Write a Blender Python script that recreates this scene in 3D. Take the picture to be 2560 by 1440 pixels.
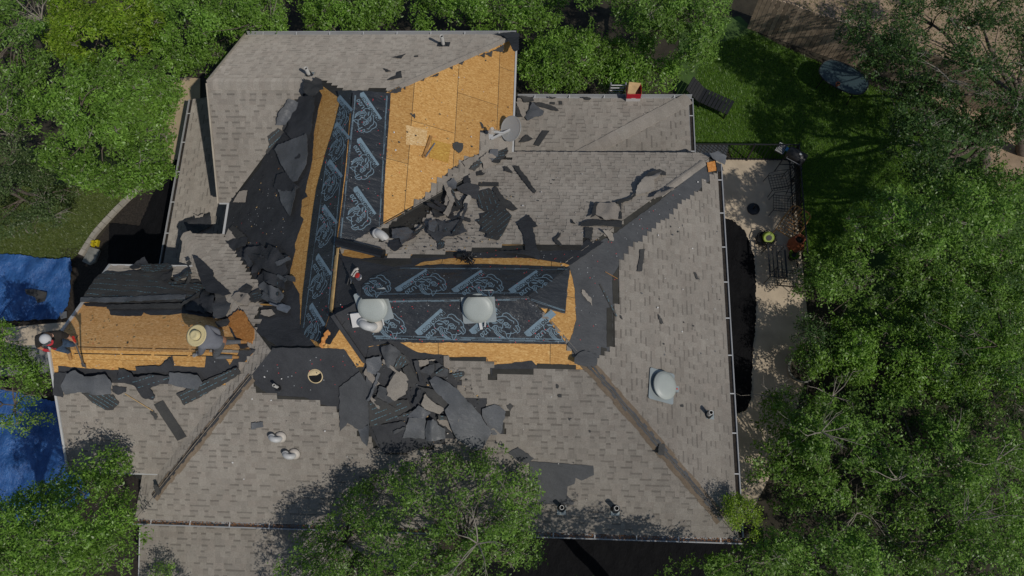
import bpy, bmesh, math, random
import numpy as np
from mathutils import Vector, Matrix, noise
from mathutils.geometry import delaunay_2d_cdt
for o in list(bpy.data.objects): bpy.data.objects.remove(o)
scene = bpy.context.scene
COL = scene.collection
R_ = math.radians
rng = random.Random(7)
NR = np.random.default_rng(11)

# ------------------------------------------------------------------ camera
CAM = Vector((0, 0, 22.18)); FPX = 1900.0
TILT, YAW, ROLL = .3108, .169, -.1456
_F = Vector((0, math.sin(TILT), -math.cos(TILT))); _U = Vector((0, math.cos(TILT), math.sin(TILT))); _Rt = Vector((1, 0, 0))
_c, _s = math.cos(ROLL), math.sin(ROLL)
_Rt, _U = _c*_Rt + _s*_U, -_s*_Rt + _c*_U
_Z = Matrix.Rotation(YAW, 3, 'Z')
CR, CU, CF = _Z @ _Rt, _Z @ _U, _Z @ _F
cd = bpy.data.cameras.new('camera'); cam = bpy.data.objects.new('camera', cd); COL.objects.link(cam)
cd.sensor_width = 36; cd.lens = FPX/2560*36; cd.clip_start = .1; cd.clip_end = 500
m4 = Matrix.Identity(4)
for i in range(3):
    m4[i][0], m4[i][1], m4[i][2], m4[i][3] = CR[i], CU[i], -CF[i], CAM[i]
cam.matrix_world = m4
scene.camera = cam
scene.cycles.max_bounces = 4; scene.cycles.diffuse_bounces = 2; scene.cycles.glossy_bounces = 2; scene.cycles.transmission_bounces = 3; scene.cycles.caustics_reflective = False; scene.cycles.caustics_refractive = False
scene.render.resolution_x, scene.render.resolution_y = 1024, 576

# ------------------------------------------------------------------ world, sun, exposure
SUN_EL, SUN_ROT = R_(49), R_(133)
w = bpy.data.worlds.new('World'); scene.world = w; w.use_nodes = True
nt = w.node_tree; bg = nt.nodes['Background']
sky = nt.nodes.new('ShaderNodeTexSky'); sky.sky_type = 'NISHITA'; sky.sun_disc = False
sky.sun_elevation = SUN_EL; sky.sun_rotation = SUN_ROT; sky.air_density = 1.0; sky.dust_density = .6
nt.links.new(sky.outputs[0], bg.inputs[0]); bg.inputs[1].default_value = .11
sd = bpy.data.lights.new('sun', 'SUN'); sd.energy = 4.2; sd.angle = R_(.55); sd.color = (1, .95, .87)
sun = bpy.data.objects.new('sun', sd); COL.objects.link(sun); sun.location = (12, -12, 30)
_sv = Vector((math.sin(SUN_ROT)*math.cos(SUN_EL), math.cos(SUN_ROT)*math.cos(SUN_EL), math.sin(SUN_EL)))
sun.rotation_euler = _sv.to_track_quat('Z', 'Y').to_euler()
vs = scene.view_settings
vs.view_transform = 'Standard'; vs.look = 'None'; vs.gamma = 1; vs.use_curve_mapping = False; vs.exposure = -.82

# ------------------------------------------------------------------ pixel <-> world
def ray(x, y): return CF + CR*((x-1280)/FPX) + CU*((720-y)/FPX)
def PZ(x, y, z):
    d = ray(x, y); k = (z-CAM.z)/d.z
    return CAM + d*k
def to_px(p):
    v = Vector(p)-CAM; d = v.dot(CF)
    return 1280+FPX*v.dot(CR)/d, 720-FPX*v.dot(CU)/d
class Plane:                                   # z = a x + b y + c
    def __init__(s, a, b, c):
        s.a, s.b, s.c = a, b, c
        s.n = Vector((-a, -b, 1)).normalized()
        s.ex = Vector((1, 0, a)).normalized()
        s.ey = s.n.cross(s.ex).normalized()
        g = Vector((a, b, 0)); s.slope = g.length
        s.g = g.normalized() if s.slope > 1e-6 else Vector((0, 1, 0))   # plan direction up the slope
        s.t = Vector((s.g.y, -s.g.x, 0))                                # plan direction along the courses
    def z(s, x, y): return s.a*x + s.b*y + s.c
    def P(s, x, y, h=0.):
        d = ray(x, y); h = h/s.n.z
        k = (s.a*CAM.x + s.b*CAM.y + s.c + h - CAM.z)/(d.z - s.a*d.x - s.b*d.y)
        return CAM + d*k
    def loc(s, p): return (p.dot(s.ex), p.dot(s.ey))
    def glob(s, u, v, h=0.):                   # in plane coordinates back to world
        o = s.n*(s.c*s.n.z)
        return o + s.ex*u + s.ey*v + s.n*h
def inpoly(x, y, poly):
    c = False; j = len(poly)-1
    for i in range(len(poly)):
        xi, yi = poly[i]; xj, yj = poly[j]
        if (yi > y) != (yj > y) and x < (xj-xi)*(y-yi)/(yj-yi)+xi: c = not c
        j = i
    return c

# ------------------------------------------------------------------ materials
def mat(name): 
    m = bpy.data.materials.new(name); m.use_nodes = True
    return m, m.node_tree, m.node_tree.nodes['Principled BSDF']
def N(t, ty, **kw):
    n = t.nodes.new('ShaderNode'+ty)
    for k, v in kw.items():
        if k in ('blend_type', 'data_type', 'operation', 'attribute_name', 'feature', 'noise_dimensions', 'distance', 'wave_type', 'interpolation'): setattr(n, k, v)
        else: n.inputs[k].default_value = v
    return n
def ramp(t, fac, stops):
    r = t.nodes.new('ShaderNodeValToRGB'); e = r.color_ramp.elements
    while len(e) < len(stops): e.new(.5)
    for el, (p, c) in zip(e, stops): el.position = p; el.color = (*c, 1)
    t.links.new(fac, r.inputs[0]); return r
def mixc(t, fac, a, b, mode='MIX'):
    m = t.nodes.new('ShaderNodeMix'); m.data_type = 'RGBA'; m.blend_type = mode
    for s, i in ((fac, 0), (a, 6), (b, 7)):
        if hasattr(s, 'is_linked') or hasattr(s, 'links'): t.links.new(s, m.inputs[i])
        else: m.inputs[i].default_value = s if i == 0 else (*s, 1)
    return m.outputs[2]
def coords(t, scale=(1, 1, 1), rot=(0, 0, 0), obj=True):
    tc = t.nodes.new('ShaderNodeTexCoord'); mp = t.nodes.new('ShaderNodeMapping')
    mp.inputs['Scale'].default_value = scale; mp.inputs['Rotation'].default_value = rot
    t.links.new(tc.outputs['Object' if obj else 'Generated'], mp.inputs[0]); return mp.outputs[0]
def wpos(t, scale=(1, 1, 1), rot=(0, 0, 0)):
    g = t.nodes.new('ShaderNodeNewGeometry'); mp = t.nodes.new('ShaderNodeMapping')
    mp.inputs['Scale'].default_value = scale; mp.inputs['Rotation'].default_value = rot
    t.links.new(g.outputs['Position'], mp.inputs[0]); return mp.outputs[0]
def noi(t, vec, scale, detail=4, rough=.55):
    n = N(t, 'TexNoise', Scale=scale, Detail=detail, Roughness=rough); t.links.new(vec, n.inputs['Vector']); return n.outputs['Fac']
def bump(t, b, h, strength=.3, dist=.01):
    n = N(t, 'Bump', Strength=strength, Distance=dist); t.links.new(h, n.inputs['Height']); t.links.new(n.outputs[0], b.inputs['Normal'])
def mult(t, a, k):
    return mixc(t, 1., a, k, 'MULTIPLY')
M = {}
def simple(name, col, rough=.6, metal=0., nscale=6, var=.25, bmp=0., spec=.5, bscale=None):
    m, t, b = mat(name); v = wpos(t)
    f = noi(t, v, nscale)
    c = ramp(t, f, [(.25, tuple(x*(1-var) for x in col)), (.75, tuple(min(1, x*(1+var)) for x in col))])
    t.links.new(c.outputs[0], b.inputs['Base Color'])
    b.inputs['Roughness'].default_value = rough; b.inputs['Metallic'].default_value = metal
    b.inputs['Specular IOR Level'].default_value = spec
    if bmp: bump(t, b, noi(t, v, bscale or nscale*4, 5), bmp, .02)
    M[name] = m; return m
def shingle_mat(name, lo, hi, pink):
    m, t, b = mat(name); v = wpos(t)
    a = N(t, 'Attribute'); a.attribute_name = 'shade'
    a2 = N(t, 'Attribute'); a2.attribute_name = 'hue'
    big = noi(t, v, .55, 4, .6); fine = noi(t, v, 55, 3, .7); mid = noi(t, v, 9, 4, .65)
    c = ramp(t, mid, [(.3, lo), (.7, hi)]).outputs[0]
    c = mixc(t, a2.outputs['Fac'], c, pink)
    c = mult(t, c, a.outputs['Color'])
    c = mult(t, c, ramp(t, big, [(.25, (.87, .865, .86)), (.75, (1.07, 1.07, 1.07))]).outputs[0])
    c = mult(t, c, ramp(t, fine, [(.3, (.72, .72, .72)), (.7, (1.2, 1.2, 1.2))]).outputs[0])
    c = mult(t, c, ramp(t, noi(t, wpos(t, (1.3, .25, .3)), 2.2, 5, .65), [(.3, (.9, .895, .89)), (.7, (1.06, 1.06, 1.06))]).outputs[0])
    t.links.new(c, b.inputs['Base Color']); b.inputs['Roughness'].default_value = .92
    b.inputs['Specular IOR Level'].default_value = .2; b.inputs['Diffuse Roughness'].default_value = 1.
    bump(t, b, fine, .35, .004); M[name] = m; return m
shingle_mat('shingle', (.305, .278, .242), (.343, .316, .278), (.292, .254, .22))
shingle_mat('shingle_bare', (.19, .148, .105), (.26, .21, .155), (.2, .15, .11))      # unweathered granules where caps lay
def felt_mat(name, lo, hi, rough):
    m, t, b = mat(name); v = wpos(t)
    c = ramp(t, noi(t, v, 1.6, 6, .65), [(.3, lo), (.72, hi)]).outputs[0]
    c = mult(t, c, ramp(t, noi(t, v, 90, 2, .7), [(.3, (.7, .7, .7)), (.75, (1.25, 1.25, 1.25))]).outputs[0])
    t.links.new(c, b.inputs['Base Color']); b.inputs['Roughness'].default_value = rough
    b.inputs['Specular IOR Level'].default_value = .35
    bump(t, b, noi(t, wpos(t, (1, 1.7, 1), (0, 0, .7)), 4, 6, .6), .5, .05); M[name] = m; return m
felt_mat('felt', (.03, .031, .035), (.056, .058, .063), .72)
felt_mat('felt_dusty', (.056, .058, .062), (.09, .093, .098), .7)
felt_mat('felt_back', (.085, .089, .096), (.145, .15, .158), .45)
felt_mat('shingle_back', (.04, .04, .041), (.075, .073, .068), .8)
felt_mat('granule_strip', (.03, .029, .025), (.056, .053, .046), .95)
def osb_mat(name, tint):
    m, t, b = mat(name); v1 = wpos(t, (1, 1, 1), (0, 0, .5)); 
    def flakes(rot, sc):
        vv = wpos(t, (1, 3.2, 1), (0, 0, rot)); n = N(t, 'TexVoronoi', Scale=sc); t.links.new(vv, n.inputs['Vector']); return n.outputs['Color']
    f1, f2, f3 = flakes(.5, 15), flakes(1.9, 17), flakes(-.6, 12)
    k = ramp(t, noi(t, v1, 10, 2), [(.47, (0, 0, 0)), (.53, (1, 1, 1))]).outputs[0]
    k2 = ramp(t, noi(t, v1, 14, 2), [(.55, (0, 0, 0)), (.6, (1, 1, 1))]).outputs[0]
    f = mixc(t, k2, mixc(t, k, f1, f2), f3)
    sp = t.nodes.new('ShaderNodeSeparateColor'); t.links.new(f, sp.inputs[0])
    c = ramp(t, sp.outputs[0], [(0, (.4, .205, .055)), (.3, (.52, .285, .085)), (.72, (.6, .35, .12)), (1, (.7, .46, .19))]).outputs[0]
    c = mixc(t, ramp(t, noi(t, v1, .7, 5, .65), [(.38, (.0, .0, .0)), (.8, (.4, .4, .4))]).outputs[0], c, (.45, .225, .06))
    c = mult(t, c, tint)
    gi = t.nodes.new('ShaderNodeObjectInfo')
    c = mult(t, c, ramp(t, gi.outputs['Random'], [(0, (.86, .85, .84)), (1, (1.08, 1.08, 1.08))]).outputs[0])
    t.links.new(c, b.inputs['Base Color']); b.inputs['Roughness'].default_value = .7
    bump(t, b, sp.outputs[0], .25, .004); M[name] = m; return m
osb_mat('osb', (.97, .93, .84))
osb_mat('osb_pale', (1.12, 1.3, 1.8))
osb_mat('osb_yellow', (1., 1.0, .55))
osb_mat('plywood', (1.22, 1.17, 1.3))
osb_mat('osb_core', (1., .74, .55))
def rhino_mat():
    m, t, b = mat('synthetic'); v = wpos(t)
    wv = N(t, 'TexNoise', Scale=1.7, Detail=5, Roughness=.6); t.links.new(wpos(t, (1, 2.2, 1), (0, 0, .2)), wv.inputs['Vector'])
    c = ramp(t, wv.outputs['Fac'], [(.3, (.018, .0205, .025)), (.72, (.033, .0365, .042))]).outputs[0]
    t.links.new(c, b.inputs['Base Color']); b.inputs['Roughness'].default_value = .42
    b.inputs['Specular IOR Level'].default_value = .45
    bump(t, b, wv.outputs['Fac'], .8, .08); M['synthetic'] = m
rhino_mat()
simple('print_blue', (.155, .225, .275), .55, nscale=9, var=.18)
simple('print_dark', (.02, .024, .029), .55)
simple('white_metal', (.5, .5, .49), .5, nscale=3, var=.08)
simple('gutter_white', (.33, .335, .34), .45, nscale=2, var=.12)
simple('pvc', (.62, .6, .56), .4, nscale=4, var=.08)
simple('vent_dome', (.36, .385, .36), .45, nscale=4, var=.06)
simple('vent_base', (.3, .335, .34), .4, .2, nscale=4, var=.08)
simple('vent_beige', (.5, .455, .4), .6, nscale=5, var=.12)
simple('dish', (.4, .41, .4), .45, nscale=5, var=.05)
simple('lumber', (.5, .33, .14), .75, nscale=9, var=.3)
simple('handle_wood', (.52, .28, .07), .6, nscale=9, var=.2)
simple('steel', (.3, .3, .31), .4, .7, nscale=12, var=.2)
simple('black_plastic', (.012, .012, .013), .35)
simple('black_iron', (.014, .014, .015), .5)
simple('red_card', (.5, .012, .03), .6, nscale=8, var=.12)
simple('red_plastic', (.5, .03, .02), .4)
simple('cardboard', (.5, .33, .16), .85)
simple('white_card', (.62, .6, .58), .7, var=.06)
simple('cap_red', (.62, .05, .06), .4)
simple('cap_white', (.42, .43, .44), .4)
simple('cap_grey', (.16, .2, .22), .5)
simple('cap_blue', (.08, .3, .55), .5)
simple('skin', (.4, .2, .12), .5, nscale=20, var=.15)
simple('shirt_black', (.022, .018, .015), .9, nscale=10)
simple('shirt_grey', (.15, .155, .175), .9, nscale=10, var=.12)
simple('denim', (.05, .095, .17), .9, nscale=12, var=.5)
simple('straw', (.62, .52, .28), .8, nscale=30, var=.12)
simple('white_cloth', (.5, .5, .5), .8, var=.1)
simple('red_cloth', (.42, .02, .03), .7)
simple('glove', (.3, .3, .3), .8)
simple('concrete', (.5, .41, .3), .9, nscale=1.3, var=.28, bmp=.2)
simple('curb', (.34, .31, .26), .95, nscale=3, var=.25, bmp=.4)
simple('soil', (.035, .03, .02), 1, nscale=2.5, var=.5, bmp=.8)
simple('dry_soil', (.33, .24, .16), 1, nscale=1.6, var=.28, bmp=.8)
simple('path', (.42, .33, .21), 1, nscale=1.4, var=.2, bmp=.4)
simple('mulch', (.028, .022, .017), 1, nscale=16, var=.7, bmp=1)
simple('terracotta', (.3, .085, .035), .8, nscale=5, var=.25)
simple('lime', (.22, .3, .03), .5)
simple('yellow', (.5, .4, .01), .6)
simple('stone', (.2, .2, .18), .9, nscale=5, var=.3, bmp=.5)
simple('wall_stone', (.4, .35, .28), .9, nscale=2, var=.2, bmp=.4)
simple('fence_wood', (.36, .28, .2), .85, nscale=5, var=.35)
_t = M['fence_wood'].node_tree; _b = _t.nodes['Principled BSDF']; _oi = _t.nodes.new('ShaderNodeObjectInfo'); _src = _b.inputs['Base Color'].links[0].from_socket
_t.links.new(mult(_t, _src, ramp(_t, _oi.outputs['Random'], [(0, (.62, .6, .58)), (1, (1.15, 1.12, 1.1))]).outputs[0]), _b.inputs['Base Color'])
simple('bark', (.12, .095, .075), .95, nscale=8, var=.45, bmp=.8)
simple('twig', (.26, .23, .19), .95, nscale=8, var=.3)
simple('leaf_litter', (.22, .105, .045), .95, nscale=14, var=.6)
simple('chair_wood', (.34, .17, .05), .7, nscale=8, var=.3)
simple('hole_dark', (.006, .006, .006), 1)
simple('wood_cut', (.6, .47, .27), .8)
def tarp_mat(name, lo, hi, rough):
    m, t, b = mat(name); v = wpos(t); f = noi(t, wpos(t, (1, .6, 1), (0, 0, .6)), 4.5, 8, .68)
    t.links.new(ramp(t, f, [(.3, lo), (.72, hi)]).outputs[0], b.inputs['Base Color'])  # crease highlights put into the colour, lighter where the bump rises
    b.inputs['Roughness'].default_value = rough; bump(t, b, f, .9, .1); M[name] = m
    if rough > .55: b.inputs['Specular IOR Level'].default_value = .1
tarp_mat('tarp_blue', (.012, .06, .21), (.045, .15, .4), .36)
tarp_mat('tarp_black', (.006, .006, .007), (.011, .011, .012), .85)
simple('gate_screen', (.05, .055, .06), .8)
def glass_top():
    m, t, b = mat('glass_top'); b.inputs['Base Color'].default_value = (.035, .06, .068, 1); b.inputs['Roughness'].default_value = .45; M['glass_top'] = m
glass_top()
def leaf_mat(name, lo, mid, hi, glint=None):
    m, t, b = mat(name); t.nodes.remove(b); g = t.nodes.new('ShaderNodeNewGeometry')
    c = ramp(t, g.outputs['Random Per Island'], [(0, lo), (.55, mid), (.965, hi), (1, glint or hi)]).outputs[0]  # last stop paints pale glints into a few leaves
    if name.startswith('leaf'):
        at = N(t, 'Attribute'); at.attribute_name = 'clump'; c = mult(t, c, at.outputs['Color'])
    df = t.nodes.new('ShaderNodeBsdfDiffuse'); t.links.new(c, df.inputs[0])
    tr = t.nodes.new('ShaderNodeBsdfTranslucent'); t.links.new(mult(t, c, (1.15, 1.35, .5)), tr.inputs[0])
    gl = t.nodes.new('ShaderNodeBsdfGlossy'); gl.inputs['Roughness'].default_value = .38; gl.inputs[0].default_value = (.9, .95, .9, 1)
    m1 = t.nodes.new('ShaderNodeMixShader'); m1.inputs[0].default_value = .4; t.links.new(df.outputs[0], m1.inputs[1]); t.links.new(tr.outputs[0], m1.inputs[2])
    m2 = t.nodes.new('ShaderNodeMixShader'); m2.inputs[0].default_value = .018; t.links.new(m1.outputs[0], m2.inputs[1]); t.links.new(gl.outputs[0], m2.inputs[2])
    t.links.new(m2.outputs[0], t.nodes['Material Output'].inputs[0]); M[name] = m
leaf_mat('leaf_bright', (.111, .212, .027), (.181, .328, .047), (.271, .441, .085), (.339, .384, .226))
leaf_mat('leaf_yellow', (.147, .243, .016), (.215, .339, .027), (.305, .429, .045), (.452, .452, .158))
leaf_mat('leaf_oak', (.102, .194, .032), (.164, .296, .050), (.249, .390, .085), (.305, .328, .203))
leaf_mat('leaf_dark', (.034, .075, .020), (.062, .124, .034), (.113, .192, .051), (.226, .249, .113))
leaf_mat('leaf_olive', (.068, .113, .036), (.113, .175, .056), (.181, .249, .102), (.316, .294, .215))
leaf_mat('grass', (.085, .18, .016), (.13, .25, .028), (.2, .32, .05))
leaf_mat('grass_left', (.085, .13, .022), (.13, .175, .036), (.2, .23, .07))
simple('lawn', (.05, .095, .02), 1, nscale=3, var=.35)
simple('lawn_left', (.075, .1, .03), 1, nscale=3, var=.35)

# ------------------------------------------------------------------ object helpers
def finish(o, parent=None):
    COL.objects.link(o)
    if parent is not None: o.parent = parent
    return o
def mesh(name, verts, faces, mats, parent=None, smooth=False, idx=None, at=None, attrs=None):
    """one mesh object; verts in world space, stored relative to the parent's base or to 'at'"""
    off = Vector((0, 0, 0))
    p = parent
    while p is not None: off += p.location; p = p.parent
    if at is not None: off = Vector(at)
    me = bpy.data.meshes.new(name)
    me.from_pydata([(v[0]-off[0], v[1]-off[1], v[2]-off[2]) for v in verts], [], faces)
    for mm in (mats if isinstance(mats, (list, tuple)) else [mats]): me.materials.append(M[mm])
    if idx: me.polygons.foreach_set('material_index', idx)
    if smooth: me.polygons.foreach_set('use_smooth', [True]*len(me.polygons))
    if attrs:
        for k, v in attrs.items():
            a = me.attributes.new(k, 'FLOAT', 'FACE'); a.data.foreach_set('value', v)
    me.update()
    o = bpy.data.objects.new(name, me)
    if at is not None: o.location = at
    return finish(o, parent)
def thing(name, label, cat, loc, group=None):
    o = bpy.data.objects.new(name, None); o.location = loc; o.empty_display_size = .2; COL.objects.link(o)
    return tag(o, label, cat, group)
def tag(o, label, cat, group=None):
    o['label'] = label; o['category'] = cat
    if group: o['group'] = group
    return o
def kind(o, k): o['kind'] = k; return o
class MB:
    """collects shapes of one mesh"""
    def __init__(s): s.v, s.f, s.i, s.m = [], [], [], 0
    def add(s, vs, fs):
        b = len(s.v); s.v += [tuple(x) for x in vs]; s.f += [tuple(b+k for k in f) for f in fs]; s.i += [s.m]*len(fs); return s
    def box(s, c, sx, sy, sz, rot=None):
        c = Vector(c); rot = rot or Matrix.Identity(3); vs = []
        for dx, dy, dz in ((-1,-1,-1),(1,-1,-1),(1,1,-1),(-1,1,-1),(-1,-1,1),(1,-1,1),(1,1,1),(-1,1,1)):
            vs.append(c + rot @ Vector((dx*sx/2, dy*sy/2, dz*sz/2)))
        return s.add(vs, [(3,2,1,0),(4,5,6,7),(0,1,5,4),(1,2,6,5),(2,3,7,6),(3,0,4,7)])
    def bar(s, a, b, wd, th, up=Vector((0,0,1))):
        a, b = Vector(a), Vector(b); d = b-a; L = d.length; d.normalize(); x = d.cross(Vector(up))
        if x.length < 1e-4: x = d.cross(Vector((1,0,0)))
        x.normalize(); z = x.cross(d)
        return s.box((a+b)/2, L, wd, th, Matrix((d, x, z)).transposed())
    def tube(s, pts, rad, n=8, cap=True):
        pts = [Vector(p) for p in pts]; k = len(pts); rad = rad if isinstance(rad, (list, tuple)) else [rad]*k
        vs = []; x = None
        for i, p in enumerate(pts):
            d = (pts[min(i+1, k-1)] - pts[max(i-1, 0)]).normalized()
            if x is None: x = d.orthogonal()
            x = (x - d*x.dot(d)).normalized(); y = d.cross(x)
            for j in range(n):
                a = 2*math.pi*j/n; vs.append(p + (x*math.cos(a) + y*math.sin(a))*rad[i])
        fs = [(i*n+j, i*n+(j+1) % n, (i+1)*n+(j+1) % n, (i+1)*n+j) for i in range(k-1) for j in range(n)]
        if cap: fs += [tuple(range(n-1, -1, -1)), tuple((k-1)*n+j for j in range(n))]
        return s.add(vs, fs)
    def lathe(s, o, prof, n=24, ax=None, rot=None, cap=True):
        o = Vector(o); rot = rot or Matrix.Identity(3); vs = []
        for r, z in prof:
            for j in range(n):
                a = 2*math.pi*j/n; vs.append(o + rot @ Vector((r*math.cos(a), r*math.sin(a), z)))
        k = len(prof)
        fs = [(i*n+j, i*n+(j+1) % n, (i+1)*n+(j+1) % n, (i+1)*n+j) for i in range(k-1) for j in range(n)]
        if cap: fs += [tuple(range(n-1, -1, -1)), tuple((k-1)*n+j for j in range(n))]
        return s.add(vs, fs)
    def prism(s, top, bottom):
        n = len(top)
        return s.add(list(top)+list(bottom), [tuple(range(n)), tuple(range(2*n-1, n-1, -1))] + [(j, j+n, (j+1) % n+n, (j+1) % n) for j in range(n)])
    def build(s, name, mats, parent=None, smooth=False, at=None):
        return mesh(name, s.v, s.f, mats, parent, smooth, s.i, at)
def slab(name, pts, thick, matn, parent=None, n=Vector((0,0,1)), at=None):
    """flat sheet through world points 'pts' with thickness below"""
    pts = [Vector(p) for p in pts]
    c = Vector((0,0,0))
    for i in range(len(pts)): c += (pts[i]-pts[0]).cross(pts[(i+1) % len(pts)]-pts[0])
    if c.dot(n) < 0: pts.reverse()
    b = MB(); b.prism(pts, [p - n*thick for p in pts]); return b.build(name, matn, parent, at=at)
def frame_rot(pl, ang=0.):
    """rotation matrix: local x/y in the plane (x turned by ang), z = normal"""
    x = pl.ex*math.cos(ang)+pl.ey*math.sin(ang); y = pl.n.cross(x)
    return Matrix((x, y, pl.n)).transposed()
# ================================================================== the house
ZE, PM = 3.7, .6304
yN, xg, WA = 13.421, -8.970, 2.641
xW, x1 = -8.70, -1.111
xr = (xW+x1)/2; W1 = x1-xr
yA = yN-WA; yAs = yN-2*WA; xa = xW+WA
yS, yNe, xe = -.042, 9.70, 4.333
yM = (yS+yNe)/2; W2 = yNe-yM; xre = xe-W2; xmw = xW+(yM-yS)
xw, W3 = -9.780, 3.626
yD = yS+W3; yWn = yS+2*W3; xv = xW+W3; xh = xw+W3
xD, WD, zD = -11.404, 2.593, .339
PL = dict(
    N=Plane(0, -PM, ZE+PM*yN), E1=Plane(-PM, 0, ZE+PM*x1), W=Plane(PM, 0, ZE-PM*xW), AS=Plane(0, PM, ZE-PM*yAs),
    MN=Plane(0, -PM, ZE+PM*yNe), MS=Plane(0, PM, ZE-PM*yS), ME=Plane(-PM, 0, ZE+PM*xe),
    WN=Plane(0, -PM, ZE+PM*yWn), WW=Plane(PM, 0, ZE-PM*xw),
    DN=Plane(0, -PM, ZE+zD+PM*(yD+WD)), DS=Plane(0, PM, ZE+zD-PM*(yD-WD)), G=Plane(0, 0, 0))
xj0, xj1 = xw+zD/PM, xw+zD/PM+WD
# lower roofs
zEl = 2.75
_c = PZ(1720, 248, zEl); xE2, yE2 = _c.x, _c.y
_pe = (ZE-.42-zEl)/(yE2-yNe)
PL['EN'] = Plane(0, -_pe, zEl+_pe*yE2)
hE = (PL['EN'].P(1430, 372).x, yNe); _pe2 = (PL['EN'].z(0, yNe)-zEl)/(xE2-hE[0])
PL['EE'] = Plane(-_pe2, 0, zEl+_pe2*xE2)
zBl = 1.8
_b = PZ(447, 455, zBl); xB = _b.x
_b0, _b1 = PZ(481, 249, zBl), PZ(418, 655, zBl)
PL['B'] = Plane(.25, 0, zBl-.25*xB)
PL['F'] = Plane(0, .3, ZE-.35-.3*yS)
xF0 = PL['F'].P(350, 1400).x
ROOF = {   # plan outlines (convex pieces)
 'N': [[(xg,yN),(xa,yN),(xa,yA),(xg,yA)], [(xa,yN),(x1,yN),(xr,yN-W1),(xa,yA)]],
 'E1': [[(x1,yN),(x1,yNe),(xr,yNe-W1),(xr,yN-W1)]],
 'W': [[(xW,yAs),(xa,yA),(xr,yN-W1),(xr,yS+W1),(xv,yD),(xW,yWn)], [(xr,yNe-W1),(xmw,yM),(xr,yS+W1)]],
 'AS': [[(xg,yAs),(xW,yAs),(xa,yA),(xg,yA)]],
 'MN': [[(x1,yNe),(xe,yNe),(xre,yM),(xmw,yM),(xr,yNe-W1)]],
 'MS': [[(xw,yS),(xv,yS),(xv,yD),(xh,yD)], [(xv,yS),(xe,yS),(xre,yM),(xmw,yM),(xv,yD)]],
 'ME': [[(xe,yS),(xe,yNe),(xre,yM)]],
 'WN': [[(xw,yWn),(xW,yWn),(xv,yD),(xh,yD)]],
 'WW': [[(xw,yS),(xw,yWn),(xh,yD)]],
 'DN': [[(xD,yD+WD),(xj0,yD+WD),(xj1,yD),(xD,yD)]],
 'DS': [[(xD,yD-WD),(xj0,yD-WD),(xj1,yD),(xD,yD)]],
 'EN': [[(x1+.04,yNe-.02),(x1+.04,yE2),(xE2,yE2),(hE[0],yNe-.02)]],
 'EE': [[(xE2,yE2),(xE2,yNe-.02),(hE[0],yNe-.02)]],
 'B': [[(xB,_b1.y-.6),(xB,_b0.y),(xW+.44,_b0.y),(xW+.44,_b1.y-.6)]],
 'F': [[(xF0,yS-2.6),(xF0,yS+.25),(-2.6,yS+.25),(-2.6,yS-2.6)]],
}
SLOPE_LABEL = dict(N='north slope of the upper wing, shingles still on', E1='east slope stripped to bare orange boards', W='west slope under torn black felt',
 AS='south slope of the gabled wing, shingled', MN='north slope of the main roof', MS='large south slope of the main roof', ME='east hip slope with a wide black felt strip',
 WN='small shingled north slope beside the garage', WW='narrow west hip slope behind the garage', DN='north slope of the garage wing, half stripped',
 DS='south slope of the garage wing', EN='low shingled roof by the red box', EE='low east slope beside the lawn', B='low west porch roof in shade', F='low south porch roof under tree shade')
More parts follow.
